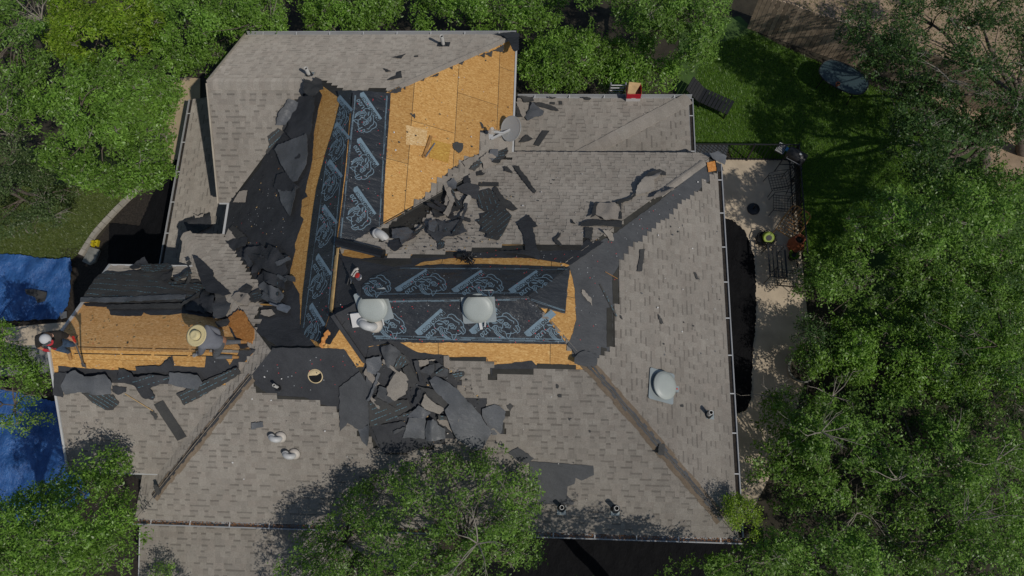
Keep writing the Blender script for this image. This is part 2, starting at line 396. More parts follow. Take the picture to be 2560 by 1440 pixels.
# no-shingle zones, in photo pixels
BARE = {
 'N': [[(790,198),(835,212),(872,236),(935,220),(978,226),(990,262),(900,300),(775,270)]],
 'E1': [[(860,215),(975,222),(1275,98),(1310,125),(1300,322),(1202,325),(1199,380),(1150,402),(1130,418),(1113,432),(1108,447),(1086,452),(1078,472),(1062,486),(1058,502),(1035,508),(1022,530),(1005,540),(998,562),(975,575),(930,640),(825,680),(840,600)]],
 'W': [[(400,100),(1000,100),(1000,950),(400,950)]],
 'AS': [[(765,200),(800,205),(860,225),(560,560),(566,512),(600,478),(640,440),(660,412),(668,380),(690,345),(700,312),(722,285),(722,262),(762,240)]],
 'MN': [[(820,690),(850,630),(940,628),(1000,650),(1032,648),(1034,634),(1166,633),(1168,625),(1240,622),(1242,612),(1455,610),(1470,596),(1512,612),(1420,670),(1318,750),(880,755)],
        [(1100,470),(1150,428),(1285,372),(1270,400),(1200,420),(1160,460),(1100,520),(1030,575),(985,600),(950,605),(940,585)]],
 'MS': [[(610,935),(632,938),(634,962),(652,964),(654,976),(682,978),(684,994),(706,996),(710,1003),(790,1005),(812,1012),(814,1020),(846,1022),(848,1040),(905,1060),(907,1092),(938,1094),(940,1118),(956,1120),(958,1134),(1030,1128),(1100,1110),(1180,1080),(1255,1090),(1262,1020),(1212,1018),(1208,990),(1150,985),(1150,950),(1128,935),(1120,905),(1218,905),(1230,912),(1230,942),(1342,942),(1342,928),(1455,930),(1478,925),(1420,868),(1318,728),(880,730),(810,785),(800,868),(660,862)],
        [(1170,988),(1206,988),(1206,1003),(1190,1003)]],
 'ME': [[(1810,385),(1800,432),(1776,434),(1774,456),(1756,458),(1752,470),(1742,472),(1740,484),(1722,486),(1718,500),(1706,502),(1702,518),(1690,520),(1686,534),(1672,536),(1668,550),(1652,552),(1648,566),(1630,568),(1625,585),(1608,588),(1604,600),(1592,602),(1590,614),(1574,616),(1570,634),(1556,636),(1552,650),(1545,652),(1544,760),(1532,762),(1530,868),(1518,870),(1516,882),(1504,884),(1500,902),(1490,904),(1486,940),(1470,930),(1410,860),(1300,735),(1500,590),(1790,380)]],
 'WN': [[(560,585),(566,604),(590,640),(612,662),(630,690),(648,712),(655,760),(640,800),(630,880),(830,880),(600,570)]],
 'DN': [[(130,690),(265,688),(300,692),(340,690),(440,690),(442,712),(505,708),(560,740),(600,770),(660,880),(120,890)]],
 'DS': [[(120,862),(660,862),(610,905),(585,930),(570,955),(520,960),(460,960),(400,960),(380,950),(140,962)]],
}
house = thing('house', 'sprawling single storey house with grey brown shingle roof half torn off', 'house', (0, 0, 0))
def lift(pl, x, y, h): 
    k = h; return Vector((x, y, pl.z(x, y))) + pl.n*k
slopes = {}
for k, pcs in ROOF.items():
    pl = PL[k]; b = MB()
    for pc in pcs:
        top = [lift(pl, x, y, 0) for x, y in pc]
        ar = sum(top[i].x*top[(i+1) % len(top)].y - top[(i+1) % len(top)].x*top[i].y for i in range(len(top)))
        if ar < 0: top.reverse()
        b.prism(top, [p-Vector((0, 0, .09)) for p in top])
    slopes[k] = b.build('roof_slope', 'granule_strip', house); slopes[k]['label'] = SLOPE_LABEL[k]

def clip(poly, conv):
    """Sutherland-Hodgman in plan against a convex outline (either winding)"""
    ar = sum(conv[i][0]*conv[(i+1) % len(conv)][1]-conv[(i+1) % len(conv)][0]*conv[i][1] for i in range(len(conv)))
    cs = conv if ar > 0 else conv[::-1]
    out = poly
    for i in range(len(cs)):
        ax, ay = cs[i]; bx, by = cs[(i+1) % len(cs)]; inp, out = out, []
        if not inp: return []
        def sd(p): return (bx-ax)*(p[1]-ay)-(by-ay)*(p[0]-ax)
        for j in range(len(inp)):
            p, q = inp[j-1], inp[j]; a, c = sd(p), sd(q)
            if (a >= 0) != (c >= 0):
                s = a/(a-c); out.append((p[0]+(q[0]-p[0])*s, p[1]+(q[1]-p[1])*s))
            if c >= 0: out.append(q)
    return out
def area2(p): return abs(sum(p[i-1][0]*p[i][1]-p[i][0]*p[i-1][1] for i in range(len(p))))/2

# ---- shingles: real tabs in courses; the 300 nearest the lens are objects of their own
EXPO = .143; WIDTHS = (.1, .125, .15, .175, .21, .26)
cand = []; fields = {}
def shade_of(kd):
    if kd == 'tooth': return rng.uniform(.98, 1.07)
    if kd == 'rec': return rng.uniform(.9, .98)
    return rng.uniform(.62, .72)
def tab_mesh(kd, wd):
    """one shingle tab in local space: x along course, y up slope, z out; origin at lower middle"""
    e = EXPO*1.0
    lo, hi = (.019, .007) if kd == 'tooth' else (.011, .006)
    v = [(-wd/2, 0, lo), (wd/2, 0, lo), (wd/2, e, hi), (-wd/2, e, hi), (-wd/2, 0, 0), (wd/2, 0, 0), (wd/2, e, 0), (-wd/2, e, 0)]
    f = [(0, 1, 2, 3), (4, 5, 1, 0), (5, 6, 2, 1), (7, 4, 0, 3), (6, 7, 3, 2)]
    me = bpy.data.meshes.new('shingle'); me.from_pydata(v, [], f); me.materials.append(M['shingle'])
    s = shade_of(kd); hu = rng.random()**2*.45
    for nm, val in (('shade', s), ('hue', hu)):
        a = me.attributes.new(nm, 'FLOAT', 'FACE'); a.data.foreach_set('value', [val]*5)
    return me
TABS = {(kd, wd): [tab_mesh(kd, wd) for _ in range(5)] for kd in ('tooth', 'rec') for wd in WIDTHS}
for k, pcs in ROOF.items():
    pl = PL[k]; cosp = pl.n.z; e = EXPO*cosp
    gv, tv = pl.g, pl.t
    allp = [p for pc in pcs for p in pc]
    gs = [x*gv.x+y*gv.y for x, y in allp]; ts = [x*tv.x+y*tv.y for x, y in allp]
    g0, g1, t0, t1 = min(gs), max(gs), min(ts), max(ts)
    V, F, S, Hh = [], [], [], []
    row = 0; g = g0
    while g < g1:
        tt = t0 - rng.uniform(0, .4)
        kd = 'tooth'
        while tt < t1:
            wd = rng.choice(WIDTHS); ta, tb = tt, tt+wd; tt = tb
            kd = ('rec' if kd == 'tooth' else 'tooth') if rng.random() < .85 else kd
            cx, cy = gv.x*(g+e/2)+tv.x*(ta+tb)/2, gv.y*(g+e/2)+tv.y*(ta+tb)/2
            px = to_px((cx, cy, pl.z(cx, cy)))
            if any(inpoly(px[0], px[1], bp) for bp in BARE.get(k, ())): continue
            if not (-150 < px[0] < 2710 and -150 < px[1] < 1590): continue
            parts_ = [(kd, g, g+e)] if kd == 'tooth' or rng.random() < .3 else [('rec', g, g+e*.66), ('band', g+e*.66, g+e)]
            for kk, ga, gb in parts_:
                rect = [(gv.x*a+tv.x*c, gv.y*a+tv.y*c) for a, c in ((ga, ta), (ga, tb), (gb, tb), (gb, ta))]
                full = None
                for pc in pcs:
                    q = clip(rect, pc)
                    if len(q) < 3 or area2(q) < 2e-4: continue
                    isfull = area2(q) > .999*area2(rect)
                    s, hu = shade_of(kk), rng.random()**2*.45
                    lo, hi = (.019, .007) if kk == 'tooth' else (.011, .006)
                    if isfull and kk in ('tooth', 'rec') and (gb-ga) > .9*e and k in ('MS', 'ME', 'MN'):
                        mx, my = gv.x*g+tv.x*(ta+tb)/2, gv.y*g+tv.y*(ta+tb)/2
                        cand.append(((Vector((mx, my, pl.z(mx, my)))-CAM).length, k, kd, wd, (mx, my), (q, s, hu, lo, hi, g))); break
                    fields.setdefault(k, []).append((q, s, hu, lo, hi, g, kk, ga, gb))
                    if isfull: break
        g += e; row += 1
cand.sort(key=lambda c: c[0])
def shingle_at(k, kd, wd, mx, my):
    pl = PL[k]; me = rng.choice(TABS[(kd, wd)])
    o = bpy.data.objects.new('shingle', me)
    up = Vector((pl.g.x, pl.g.y, pl.slope)).normalized(); x = up.cross(pl.n)
    mm = Matrix((x, up, pl.n)).transposed().to_4x4(); mm.translation = Vector((mx, my, pl.z(mx, my)))+pl.n*.014
    o.matrix_world = mm; COL.objects.link(o); o.parent = slopes[k]; return o
for c in cand[:300]: shingle_at(c[1], c[2], c[3], *c[4])
for c in cand[300:]:
    q, s, hu, lo, hi, g = c[5]; fields[c[1]].append((q, s, hu, lo, hi, g, c[2], g, g+EXPO*PL[c[1]].n.z))
for k, lst in fields.items():
    pl = PL[k]; gv = pl.g; e = EXPO*pl.n.z; V, F, S, Hh = [], [], [], []
    for q, s, hu, lo, hi, g, kk, ga, gb in lst:
        n = len(q); b0 = len(V)
        for x, y in q:
            f = (gv.x*x+gv.y*y-g)/e
            V.append(lift(pl, x, y, .014+lo+(hi-lo)*f))
        for x, y in q: V.append(lift(pl, x, y, .012))
        ar = sum(q[i-1][0]*q[i][1]-q[i][0]*q[i-1][1] for i in range(n))
        idx = list(range(n)) if ar > 0 else list(range(n-1, -1, -1))
        F.append(tuple(b0+i for i in idx)); S.append(s); Hh.append(hu)
        for j in range(n):
            a, c = idx[j], idx[(j+1) % n]
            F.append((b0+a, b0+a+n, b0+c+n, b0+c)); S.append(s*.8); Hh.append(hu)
    o = mesh('shingle_field', V, F, 'shingle', slopes[k], attrs={'shade': S, 'hue': Hh}); kind(o, 'stuff')

# ---- OSB panels under the torn zones
def panels(k, zone_px, matn='osb', h=.006, long_=2.44, short_=1.22, goff=0., toff=0., gap=.012, parent=None):
    pl = PL[k]; gv, tv = pl.g, pl.t
    pts = [pl.P(x, y) for x, y in zone_px]
    gs = [p.x*gv.x+p.y*gv.y for p in pts]; ts = [p.x*tv.x+p.y*tv.y for p in pts]
    sh = short_*pl.n.z; 
    conv = [(p.x, p.y) for p in pts]
    g = math.floor((min(gs)-goff)/sh)*sh+goff; r = 0
    while g < max(gs):
        t = math.floor((min(ts)-toff)/long_)*long_+toff-(r % 2)*long_/2
        while t < max(ts):
            rect = [(gv.x*a+tv.x*c, gv.y*a+tv.y*c) for a, c in ((g+gap/2, t+gap/2), (g+gap/2, t+long_-gap/2), (g+sh-gap/2, t+long_-gap/2), (g+sh-gap/2, t+gap/2))]
            for pc in ROOF[k]:
                q = clip(rect, pc)
                if len(q) >= 3 and area2(q) > .02:
                    cx = sum(x for x, y in q)/len(q); cy = sum(y for x, y in q)/len(q)
                    smp = [(gv.x*a+tv.x*c, gv.y*a+tv.y*c) for a in np.linspace(g, g+sh, 9) for c in np.linspace(t, t+long_, 17)]
                    if any(inpoly(*to_px(lift(pl, x, y, 0)), zone_px) for x, y in smp):
                        slab('sheathing_panel', [lift(pl, x, y, h) for x, y in q], .005, matn, slopes[k], pl.n)
            t += long_
        g += sh; r += 1
panels('E1', [(870,215),(1290,95),(1300,380),(940,640),(830,680)], goff=.5)
panels('W', [(800,230),(860,240),(830,800),(720,740),(740,520)], goff=.3)
panels('MS', [(800,780),(920,900),(1000,855),(1430,862),(1430,920),(1100,900),(800,880)], goff=.2)
panels('MN', [(1000,640),(1430,640),(1430,672),(1000,672)])
panels('ME', [(1340,660),(1440,660),(1440,870),(1400,870)])
panels('DN', [(130,760),(660,760),(660,880),(130,880)], 'plywood', goff=.12, gap=.005)
panels('DS', [(130,868),(660,868),(600,940),(140,940)], goff=.3, gap=.004)

# ---- cap shingles along hips and ridges that still carry them
def caps(k, k2, p, q, wd=.17, step=.15, h=.032, sag=0., tone=1.):
    a, b2 = PL[k], PL[k2]; p, q = Vector(p), Vector(q); L = (q-p).length; d = (q-p).normalized(); n = int(L/step)
    s1 = d.cross(a.n); s2 = d.cross(b2.n)
    if s1.dot(s2) > 0: s2 = -s2
    mid = (PL[k].g + PL[k2].g)
    if (s1.x*a.g.x+s1.y*a.g.y) > 0: s1 = -s1
    if (s2.x*b2.g.x+s2.y*b2.g.y) > 0: s2 = -s2
    nn = (a.n+b2.n).normalized(); st = L/n
    for i in range(n):
        o0 = p+d*(i*st-.01); o1 = p+d*((i+1)*st+.035); j = rng.uniform(-.006, .006)
        vs = []
        for o_, hh in ((o0, h+.012), (o1, h)):
            vs += [o_+s1*(wd+j)+a.n*(hh-.006), o_+s1*(wd*.45)+a.n*(hh+.008), o_+nn*(hh+.012), o_+s2*(wd*.45)+b2.n*(hh+.008), o_+s2*(wd+j)+b2.n*(hh-.006)]
        vs += [v-nn*.012 for v in vs]
        fs = [(r, r+1, r+6, r+5) for r in range(4)]+[(r+10, r+15, r+16, r+11) for r in range(4)]+[(0,10,11,1),(1,11,12,2),(2,12,13,3),(3,13,14,4),(0,5,15,10),(4,14,19,9),(5,6,16,15),(6,7,17,16),(7,8,18,17),(8,9,19,18)]
        s = rng.uniform(.92, 1.1)*tone; hu = rng.random()*.4
        mesh('ridge_cap', vs, fs, 'shingle', slopes[k], attrs={'shade': [s]*len(fs), 'hue': [hu]*len(fs)})
def R3(k, x, y): return Vector((x, y, PL[k].z(x, y)))
caps('N', 'AS', R3('N', xg, yA), R3('N', xg+2.75, yA), h=.045, tone=1.06)
_a = R3('WN', xw, yWn); _b3 = R3('WN', xh, yD)
caps('WN', 'WW', _a, _a+(_b3-_a)*.66)
caps('EN', 'EE', R3('EN', xE2, yE2), R3('EN', hE[0], yNe-.02), wd=.19, step=.3, h=.05, tone=1.08)
_a = R3('N', x1, yN); _b3 = R3('N', xr, yN-W1)
caps('N', 'E1', _a+(_b3-_a)*.06, _a+(_b3-_a)*.74, wd=.07, step=.2)
_a = R3('MN', xe, yNe); _b3 = R3('MN', xre, yM)
caps('MN', 'ME', _a+(_b3-_a)*.08, _a+(_b3-_a)*.34, wd=.09, step=.2)

# ---- hips whose caps are gone: brown bare band and black crack
def strip_on(k, pts_px, matn, h, name, attrs=True, thick=.003):
    pl = PL[k]; pts = [pl.P(x, y) + pl.n*h for x, y in pts_px]
    b = MB(); n = Vector((0,0,0))
    for i in range(len(pts)): n += (pts[i]-pts[0]).cross(pts[(i+1) % len(pts)]-pts[0])
    if n.dot(pl.n) < 0: pts.reverse()
    b.prism(pts, [p-pl.n*thick for p in pts])
    return mesh(name, b.v, b.f, matn, slopes[k], attrs={'shade': [1.]*len(b.f), 'hue': [.2]*len(b.f)})
def hip_band(k, a, b, side, wd, matn, h, name, n=26, tooth=.05):
    """stepped band beside the hip line a->b (plan points on plane k)"""
    pl = PL[k]; a, b = Vector((*a, 0)), Vector((*b, 0)); d = (b-a).normalized(); s = Vector((-d.y, d.x, 0))*side; L = (b-a).length
    mb = MB()
    for i in range(n):
        u0, u1 = L*i/n, L*(i+1)/n; w_ = wd+rng.uniform(-tooth, tooth)
        q = [a+d*u0, a+d*u1, a+d*u1+s*w_, a+d*u0+s*w_]
        top = [lift(pl, p.x, p.y, h) for p in q]
        if (top[1]-top[0]).cross(top[2]-top[0]).z < 0: top.reverse()
        mb.prism(top, [p-pl.n*.003 for p in top])
    return mesh(name, mb.v, mb.f, matn, slopes[k], attrs={'shade': [1.]*len(mb.f), 'hue': [.3]*len(mb.f)})
hipS = ((xe, yS), (xre, yM))
def sub(pr, u, v): 
    (ax, ay), (bx, by) = pr
    return (ax+(bx-ax)*u, ay+(by-ay)*u), (ax+(bx-ax)*v, ay+(by-ay)*v)
_q = sub(hipS, .08, .735)
hip_band('MS', *_q, 1, .13, 'shingle_bare', .036, 'bare_band', 26, .02); hip_band('ME', *_q, -1, .13, 'shingle_bare', .036, 'bare_band', 26, .02)
hip_band('MS', *_q, 1, .035, 'felt_dusty', .041, 'hip_crack', 40, .02); hip_band('ME', *_q, -1, .05, 'felt_dusty', .041, 'hip_crack', 40, .03)
_q = sub(((xw, yS), (xh, yD)), .14, .86)
hip_band('MS', *_q, -1, .11, 'shingle_bare', .036, 'bare_band', 26, .02); hip_band('WW', *_q, 1, .07, 'shingle_bare', .036, 'bare_band', 26, .02)
hip_band('MS', *_q, -1, .035, 'felt', .041, 'hip_crack', 40, .02); hip_band('WW', *_q, 1, .03, 'felt', .041, 'hip_crack', 40, .02)
hip_band('E1', (x1-.9, yNe-.9), (xr+.55, yNe-W1+.55), 1, .1, 'granule_strip', .044, 'valley_strip'); hip_band('MN', (x1-.9, yNe-.9), (xr+.55, yNe-W1+.55), -1, .13, 'granule_strip', .044, 'valley_strip')
hip_band('WW', (xw+.54, yD-WD), (xj1, yD), 1, .0, 'shingle_bare', .02, 'valley_strip', 2, .0)

# ---- walls under the eaves
def walls(x0, xx1, y0, y1, top, nm='wall'):
    b = MB(); 
    for (ax, ay), (bx, by) in (((x0, y0), (xx1, y0)), ((xx1, y0), (xx1, y1)), ((xx1, y1), (x0, y1)), ((x0, y1), (x0, y0))):
        b.prism([Vector((ax, ay, top)), Vector((bx, by, top)), Vector((bx, by, 0)), Vector((ax, ay, 0))], [Vector((ax, ay, top))+Vector((.001,.001,0)), Vector((bx, by, top))+Vector((.001,.001,0)), Vector((bx+.001, by+.001, 0)), Vector((ax+.001, ay+.001, 0))])
    return b.build(nm, 'wall_stone', house)
walls(xg+.45, x1-.45, yAs+.45, yN-.45, 3.55); walls(xW+.45, x1-.451, yNe-.4, yAs+.449, 3.55)
walls(xW+.452, xe-.45, yS+.45, yNe-.45, 3.55); walls(xw+.45, xW+.451, yS+.452, yWn-.45, 3.55); walls(xD+.35, xw+.449, yD-WD+.4, yD+WD-.4, 3.75)
walls(x1+.2, xE2-.35, yNe-.44, yE2-.35, 2.62)
# gable ends
def gable(pts, nm='gable_wall'):
    b = MB(); p = [Vector(q) for q in pts]; b.prism(p, [v+Vector((.06, 0, 0)) for v in p]); return b.build(nm, 'wall_stone', house)
gable([(xg+.1, yAs+.2, 3.55), (xg+.1, yN-.2, 3.55), (xg+.1, yA, ZE+PM*WA-.2)]); gable([(xD+.1, yD-WD+.2, 3.8), (xD+.1, yD+WD-.2, 3.8), (xD+.1, yD, ZE+zD+PM*WD-.2)])

# ---- gutters, drip edges and rakes
def gutter(p, q, nrm, matn='gutter_white', wd=.12, hangers=True, debris=None, step=.93, dark_strip=False):
    p, q, nrm = Vector(p), Vector(q), Vector(nrm); d = (q-p).normalized(); dn = Vector((0, 0, -1))
    g = MB()
    prof = [(0, .0), (0, .1), (wd*.75, .1), (wd, .0), (wd+.014, .0), (wd+.014, -.012), (wd-.012, -.012), (wd-.012, .004), (wd*.7, .088), (.01, .088), (.01, 0)]
    prof = [(.012+a, b) for a, b in prof]
    A = [p+nrm*a+dn*b for a, b in prof]; B = [q+nrm*a+dn*b for a, b in prof]; n = len(prof)
    g.add(A+B, [(i, (i+1) % n, (i+1) % n+n, i+n) for i in range(n)]+[tuple(range(n)), tuple(range(2*n-1, n-1, -1))])
    o = g.build('gutter', matn, house)
    if dark_strip:
        sb = MB(); c0 = nrm*(wd*.45+.012)+dn*.035; sb.bar(p+c0, q+c0, wd*.72, .02); sb.build('gutter_dark_strip', 'mulch', o)  # darker strip along the gutter floor
    if hangers:
        L = (q-p).length; k = max(1, int(L/step))
        for i in range(k):
            c = p+d*(L*(i+.5)/k)+nrm*(wd/2+.012)+dn*-.004
            hb = MB(); hb.bar(c-nrm*(wd/2), c+nrm*(wd/2), .028, .006); hb.build('gutter_hanger', 'white_metal', o)
    if debris:
        s0, s1 = debris; db = MB()
        L = (q-p).length
        for i in range(1500):
            u = L*rng.uniform(s0, s1); c = p+d*u+nrm*rng.uniform(.015, wd-.005)+dn*rng.uniform(-.01, .03)
            a = rng.uniform(0, 6.28); v1 = Vector((math.cos(a), math.sin(a), rng.uniform(-.4, .4)))*.022; v2 = Vector((-math.sin(a), math.cos(a), rng.uniform(-.4, .4)))*.009
            db.add([c-v1, c+v2, c+v1, c-v2], [(0, 1, 2, 3)])
        kind(db.build('leaf_litter', 'leaf_litter', o), 'stuff')
    return o
zg = ZE+.0
gutter((xg, yN, zg), (x1, yN, zg), (0, 1, 0)); gutter((xe, yNe-.3, zg), (xe, yS, zg), (1, 0, 0), dark_strip=True)
gutter((xw-.1, yS, zg), (xe+.1, yS, zg), (0, -1, 0), debris=(.0, 1.))
gutter((x1+.05, yE2, zEl+.01), (xE2+.12, yE2, zEl+.01), (0, 1, 0), hangers=True); gutter((xE2, yE2+.02, zEl+.01), (xE2, yNe, zEl+.01), (1, 0, 0), dark_strip=True)
gutter((xB, _b0.y, zBl+.01), (xB, _b1.y-.6, zBl+.01), (-1, 0, 0), dark_strip=True)
def trim(a, b, wd, th, nm='drip_edge', m_='white_metal', up=(0,0,1)):
    t = MB(); t.bar(a, b, wd, th, Vector(up)); return t.build(nm, m_, house)
trim((x1+.02, yN, ZE), (x1+.02, yNe, ZE), .05, .07)
trim((xW-.02, yAs-.02, ZE), (xW-.02, yWn, ZE), .06, .06)
trim((xg-.02, yAs, ZE-.02), (xg-.02, yA, ZE+PM*WA-.02), .04, .16, 'rake_board', 'wall_stone'); trim((xg-.02, yN, ZE-.02), (xg-.02, yA, ZE+PM*WA-.02), .04, .16, 'rake_board', 'wall_stone')
trim((xg, yAs-.02, ZE+.0), (xW, yAs-.02, ZE+.0), .05, .04)
for s_ in (-1, 1): trim((xD-.03, yD+s_*WD, ZE+zD-.02), (xD-.03, yD, ZE+zD+PM*WD-.02), .05, .15, 'rake_board', 'white_metal')
trim((xD, yD+WD+.02, ZE+zD-.03), (xj0, yD+WD+.02, ZE+zD-.03), .04, .12, 'fascia'); trim((xD, yD-WD-.02, ZE+zD-.03), (xj0, yD-WD-.02, ZE+zD-.03), .04, .1, 'fascia')
trim((xF0-.01, yS-2.6, ZE-1.18), (xF0-.01, yS+.25, ZE-.32), .05, .1, 'rake_board', 'white_metal')
# ================================================================== felt and synthetic underlayment (nailed down: parts of the house)
def dens(poly, step, tear, seed):
    """subdivide a polygon edge by edge with ragged jitter"""
    r = random.Random(seed); out = []
    for i in range(len(poly)):
        a, b = Vector(poly[i]), Vector(poly[(i+1) % len(poly)]); d = b-a; L = d.length; n = max(1, int(L/step)); nn = Vector((-d.y, d.x)).normalized() if L > 1e-6 else Vector((0, 0))
        for j in range(n):
            p = a+d*(j/n)
            if j: p += nn*r.uniform(-tear, tear)
            out.append(p)
    return out
def sheet_geo(pl, px, h, thick=.003, amp=0., freq=3., curls=(), tear=0., step=None, seed=1, dash=None, min_h=None, crease=0.):
    """a torn, wavy sheet lying on plane pl. returns (verts, faces, matidx)"""
    P2 = [Vector(pl.loc(pl.P(x, y))) for x, y in px]
    xs = [p.x for p in P2]; ys = [p.y for p in P2]; size = max(max(xs)-min(xs), max(ys)-min(ys)); step = step or min(.22, max(.035, size/9))
    ed = dens(P2, min(step*.8, .055) if amp else step*.8, tear, seed)
    r = random.Random(seed*7+3); so = Vector((r.uniform(-50, 50), r.uniform(-50, 50), r.uniform(-50, 50)))
    cr = [(r.uniform(0, 3.14), r.uniform(-.3, .3)) for _ in range(2)]
    cx, cy = sum(xs)/len(xs), sum(ys)/len(ys)
    def hh(u, v):
        z = 0.
        if amp:
            q = Vector((u*freq, v*freq, 0))+so
            z += amp*(1+noise.noise(q)*1.3+.5*noise.noise(q*2.7))*.55
        if crease:
            for a, o_ in cr:
                d_ = abs((u-cx)*math.cos(a)+(v-cy)*math.sin(a)-o_*size); z += crease*max(0, 1-d_/(.18*size+.01))
        for ang, frac, ch in curls:
            ca, sa = math.cos(R_(ang)), math.sin(R_(ang)); pr = [p.x*ca+p.y*sa for p in P2]; lo, hi = min(pr), max(pr)
            s = ((u*ca+v*sa)-lo)/max(1e-6, hi-lo); 
            if s > 1-frac: z += ch*((s-1+frac)/frac)**1.6
        return h+max(0, z)
    pts = [(p.x, p.y) for p in ed]; n0 = len(pts)
    if amp or curls or crease:
        u = min(xs)
        pp = [(p.x, p.y) for p in ed]
        while u < max(xs):
            v = min(ys)
            while v < max(ys):
                q = (u+r.uniform(-.25, .25)*step, v+r.uniform(-.25, .25)*step)
                if inpoly(*q, pp): pts.append(q)
                v += step
            u += step
    res = delaunay_2d_cdt([Vector(p) for p in pts], [], [list(range(n0))], 1, 1e-5)
    vv, ff = res[0], res[2]
    top = [pl.glob(p.x, p.y, hh(p.x, p.y)) for p in vv]; bot = [t-pl.n*thick for t in top]; n = len(top)
    F, I = [], []; cnt = {}
    for f in ff:
        f = list(f)
        a = (vv[f[1]]-vv[f[0]]); b = (vv[f[2]]-vv[f[0]])
        if a.x*b.y-a.y*b.x < 0: f.reverse()
        F.append(tuple(f)); I.append(0); F.append(tuple(i+n for i in reversed(f))); I.append(0)
        for i in range(len(f)):
            e = (f[i], f[(i+1) % len(f)]); cnt[e] = cnt.get(e, 0)+1
    V = top+bot; wall = {}
    def dupv(i):
        if i not in wall: wall[i] = len(V); V.append(V[i])
        return wall[i]
    for (a, b) in cnt:
        if (b, a) not in cnt: F.append((dupv(a), dupv(a+n), dupv(b+n), dupv(b))); I.append(0)
    if dash:
        ang, sp = dash; ca, sa = math.cos(R_(ang)), math.sin(R_(ang)); poly = [(p.x, p.y) for p in ed]
        tv = [p.x*ca+p.y*sa for p in P2]; nv = [-p.x*sa+p.y*ca for p in P2]
        w_ = min(nv)+sp*.45
        while w_ < max(nv):
            t_ = min(tv)
            while t_ < max(tv):
                L = r.uniform(.03, .085); c = [(t_, w_-.009), (t_+L, w_-.009), (t_+L, w_+.009), (t_, w_+.009)]
                q = [(a*ca-b*sa, a*sa+b*ca) for a, b in c]
                if r.random() < .8 and all(inpoly(*z_, poly) for z_ in q):
                    b0 = len(V); V += [pl.glob(*z_, hh(*z_)+.006) for z_ in q]; F.append((b0, b0+1, b0+2, b0+3)); I.append(1)
                t_ += L+r.uniform(.012, .035)
            w_ += sp
    return V, F, I
simple('tar_dash', (.1, .17, .2), .4, var=.3)
FELTS = [  # slope, material, height, pixels, label
 ('W', 'felt', .012, [(566,512),(600,478),(650,420),(668,375),(700,320),(730,262),(790,213),(806,238),(797,270),(786,330),(782,400),(764,480),(770,492),(756,500),(752,540),(760,548),(738,610),(740,625),(724,690),(750,735),(752,840),(640,872),(600,700),(566,596),(556,560)], 'torn black felt over the west slope'),
 ('W', 'felt', .012, [(850,622),(900,745),(826,862),(802,856),(826,785),(846,605)], 'black felt at the west end of the main ridge'),
 ('AS', 'felt', .012, [(566,510),(600,478),(640,440),(662,405),(672,372),(700,320),(724,280),(790,206),(800,230),(700,400)], 'torn black felt edge beside the valley'),
 ('WN', 'felt', .014, [(566,600),(592,640),(616,664),(634,692),(650,716),(652,770),(640,830),(690,866),(815,866),(568,592)], 'black felt in the garage valley'),
 ('MN', 'felt', .012, [(850,640),(905,648),(955,640),(1030,640),(1036,632),(1166,629),(1170,620),(1240,618),(1456,610),(1470,598),(1510,606),(1424,664),(1414,660),(1320,646),(1130,646),(1060,655),(1035,666),(1100,661),(1200,663),(1310,668),(1418,668),(1318,739),(900,745)], 'black felt strip along the main ridge'),
 ('MS', 'felt', .012, [(625,938),(640,962),(655,975),(690,996),(712,1003),(790,1007),(850,1024),(850,1042),(905,1062),(957,1130),(1100,1110),(1180,1082),(1258,1090),(1260,1020),(1205,985),(1150,950),(1122,925),(1112,888),(1045,880),(1000,856),(920,868),(905,935),(860,872),(815,870),(682,869)], 'black felt over the south slope around the round hole'),
 ('MS', 'felt', .012, [(905,748),(1318,741),(1345,772),(1416,858),(1000,856),(922,866),(915,905),(838,786)], 'black felt below the main ridge'),
 ('MS', 'felt', .013, [(1217,892),(1224,913),(1228,913),(1330,901),(1340,912),(1422,910),(1430,925),(1344,928),(1342,942),(1230,942)], 'black felt step under the bare boards'),
 ('ME', 'felt_dusty', .012, [(1322,738),(1420,666),(1500,604),(1530,588),(1640,508),(1762,412),(1785,440),(1740,482),(1700,530),(1660,572),(1620,600),(1588,622),(1568,642),(1546,662),(1544,762),(1532,766),(1530,870),(1516,884),(1488,910),(1476,926),(1418,862),(1432,832),(1440,800),(1436,722),(1424,670),(1412,784),(1346,768)], 'wide dark grey felt band on the east hip'),
 ('E1', 'felt', .012, [(1200,326),(1284,326),(1286,378),(1250,396),(1172,428),(1110,440),(1130,420),(1198,384)], 'black felt corner under the satellite dish'),
 ('E1', 'felt', .012, [(1110,440),(1172,428),(960,592),(935,632),(1000,556),(1035,512),(1075,478)], 'black felt beside the valley'),
 ('DN', 'felt', .014, [(205,760),(270,752),(560,742),(600,772),(645,868),(600,872),(562,800),(455,784),(422,789),(377,789),(360,782),(354,791),(309,791),(278,789),(268,768),(215,766)], 'ragged black felt edge over the garage boards'),
 ('DS', 'felt', .014, [(345,925),(344,914),(405,912),(412,900),(432,888),(436,914),(512,918),(516,890),(560,890),(575,912),(600,876),(640,874),(585,935),(540,960),(150,962),(146,914),(210,920),(290,924)], 'ragged black felt below the garage ridge'),
]
for i, (k, m_, h, px, lb) in enumerate(FELTS):
    V, F, I = sheet_geo(PL[k], px, h, .003, tear=.012, step=.09, seed=100+i)
    o = mesh('felt_sheet', V, F, m_, slopes[k]); o['label'] = lb
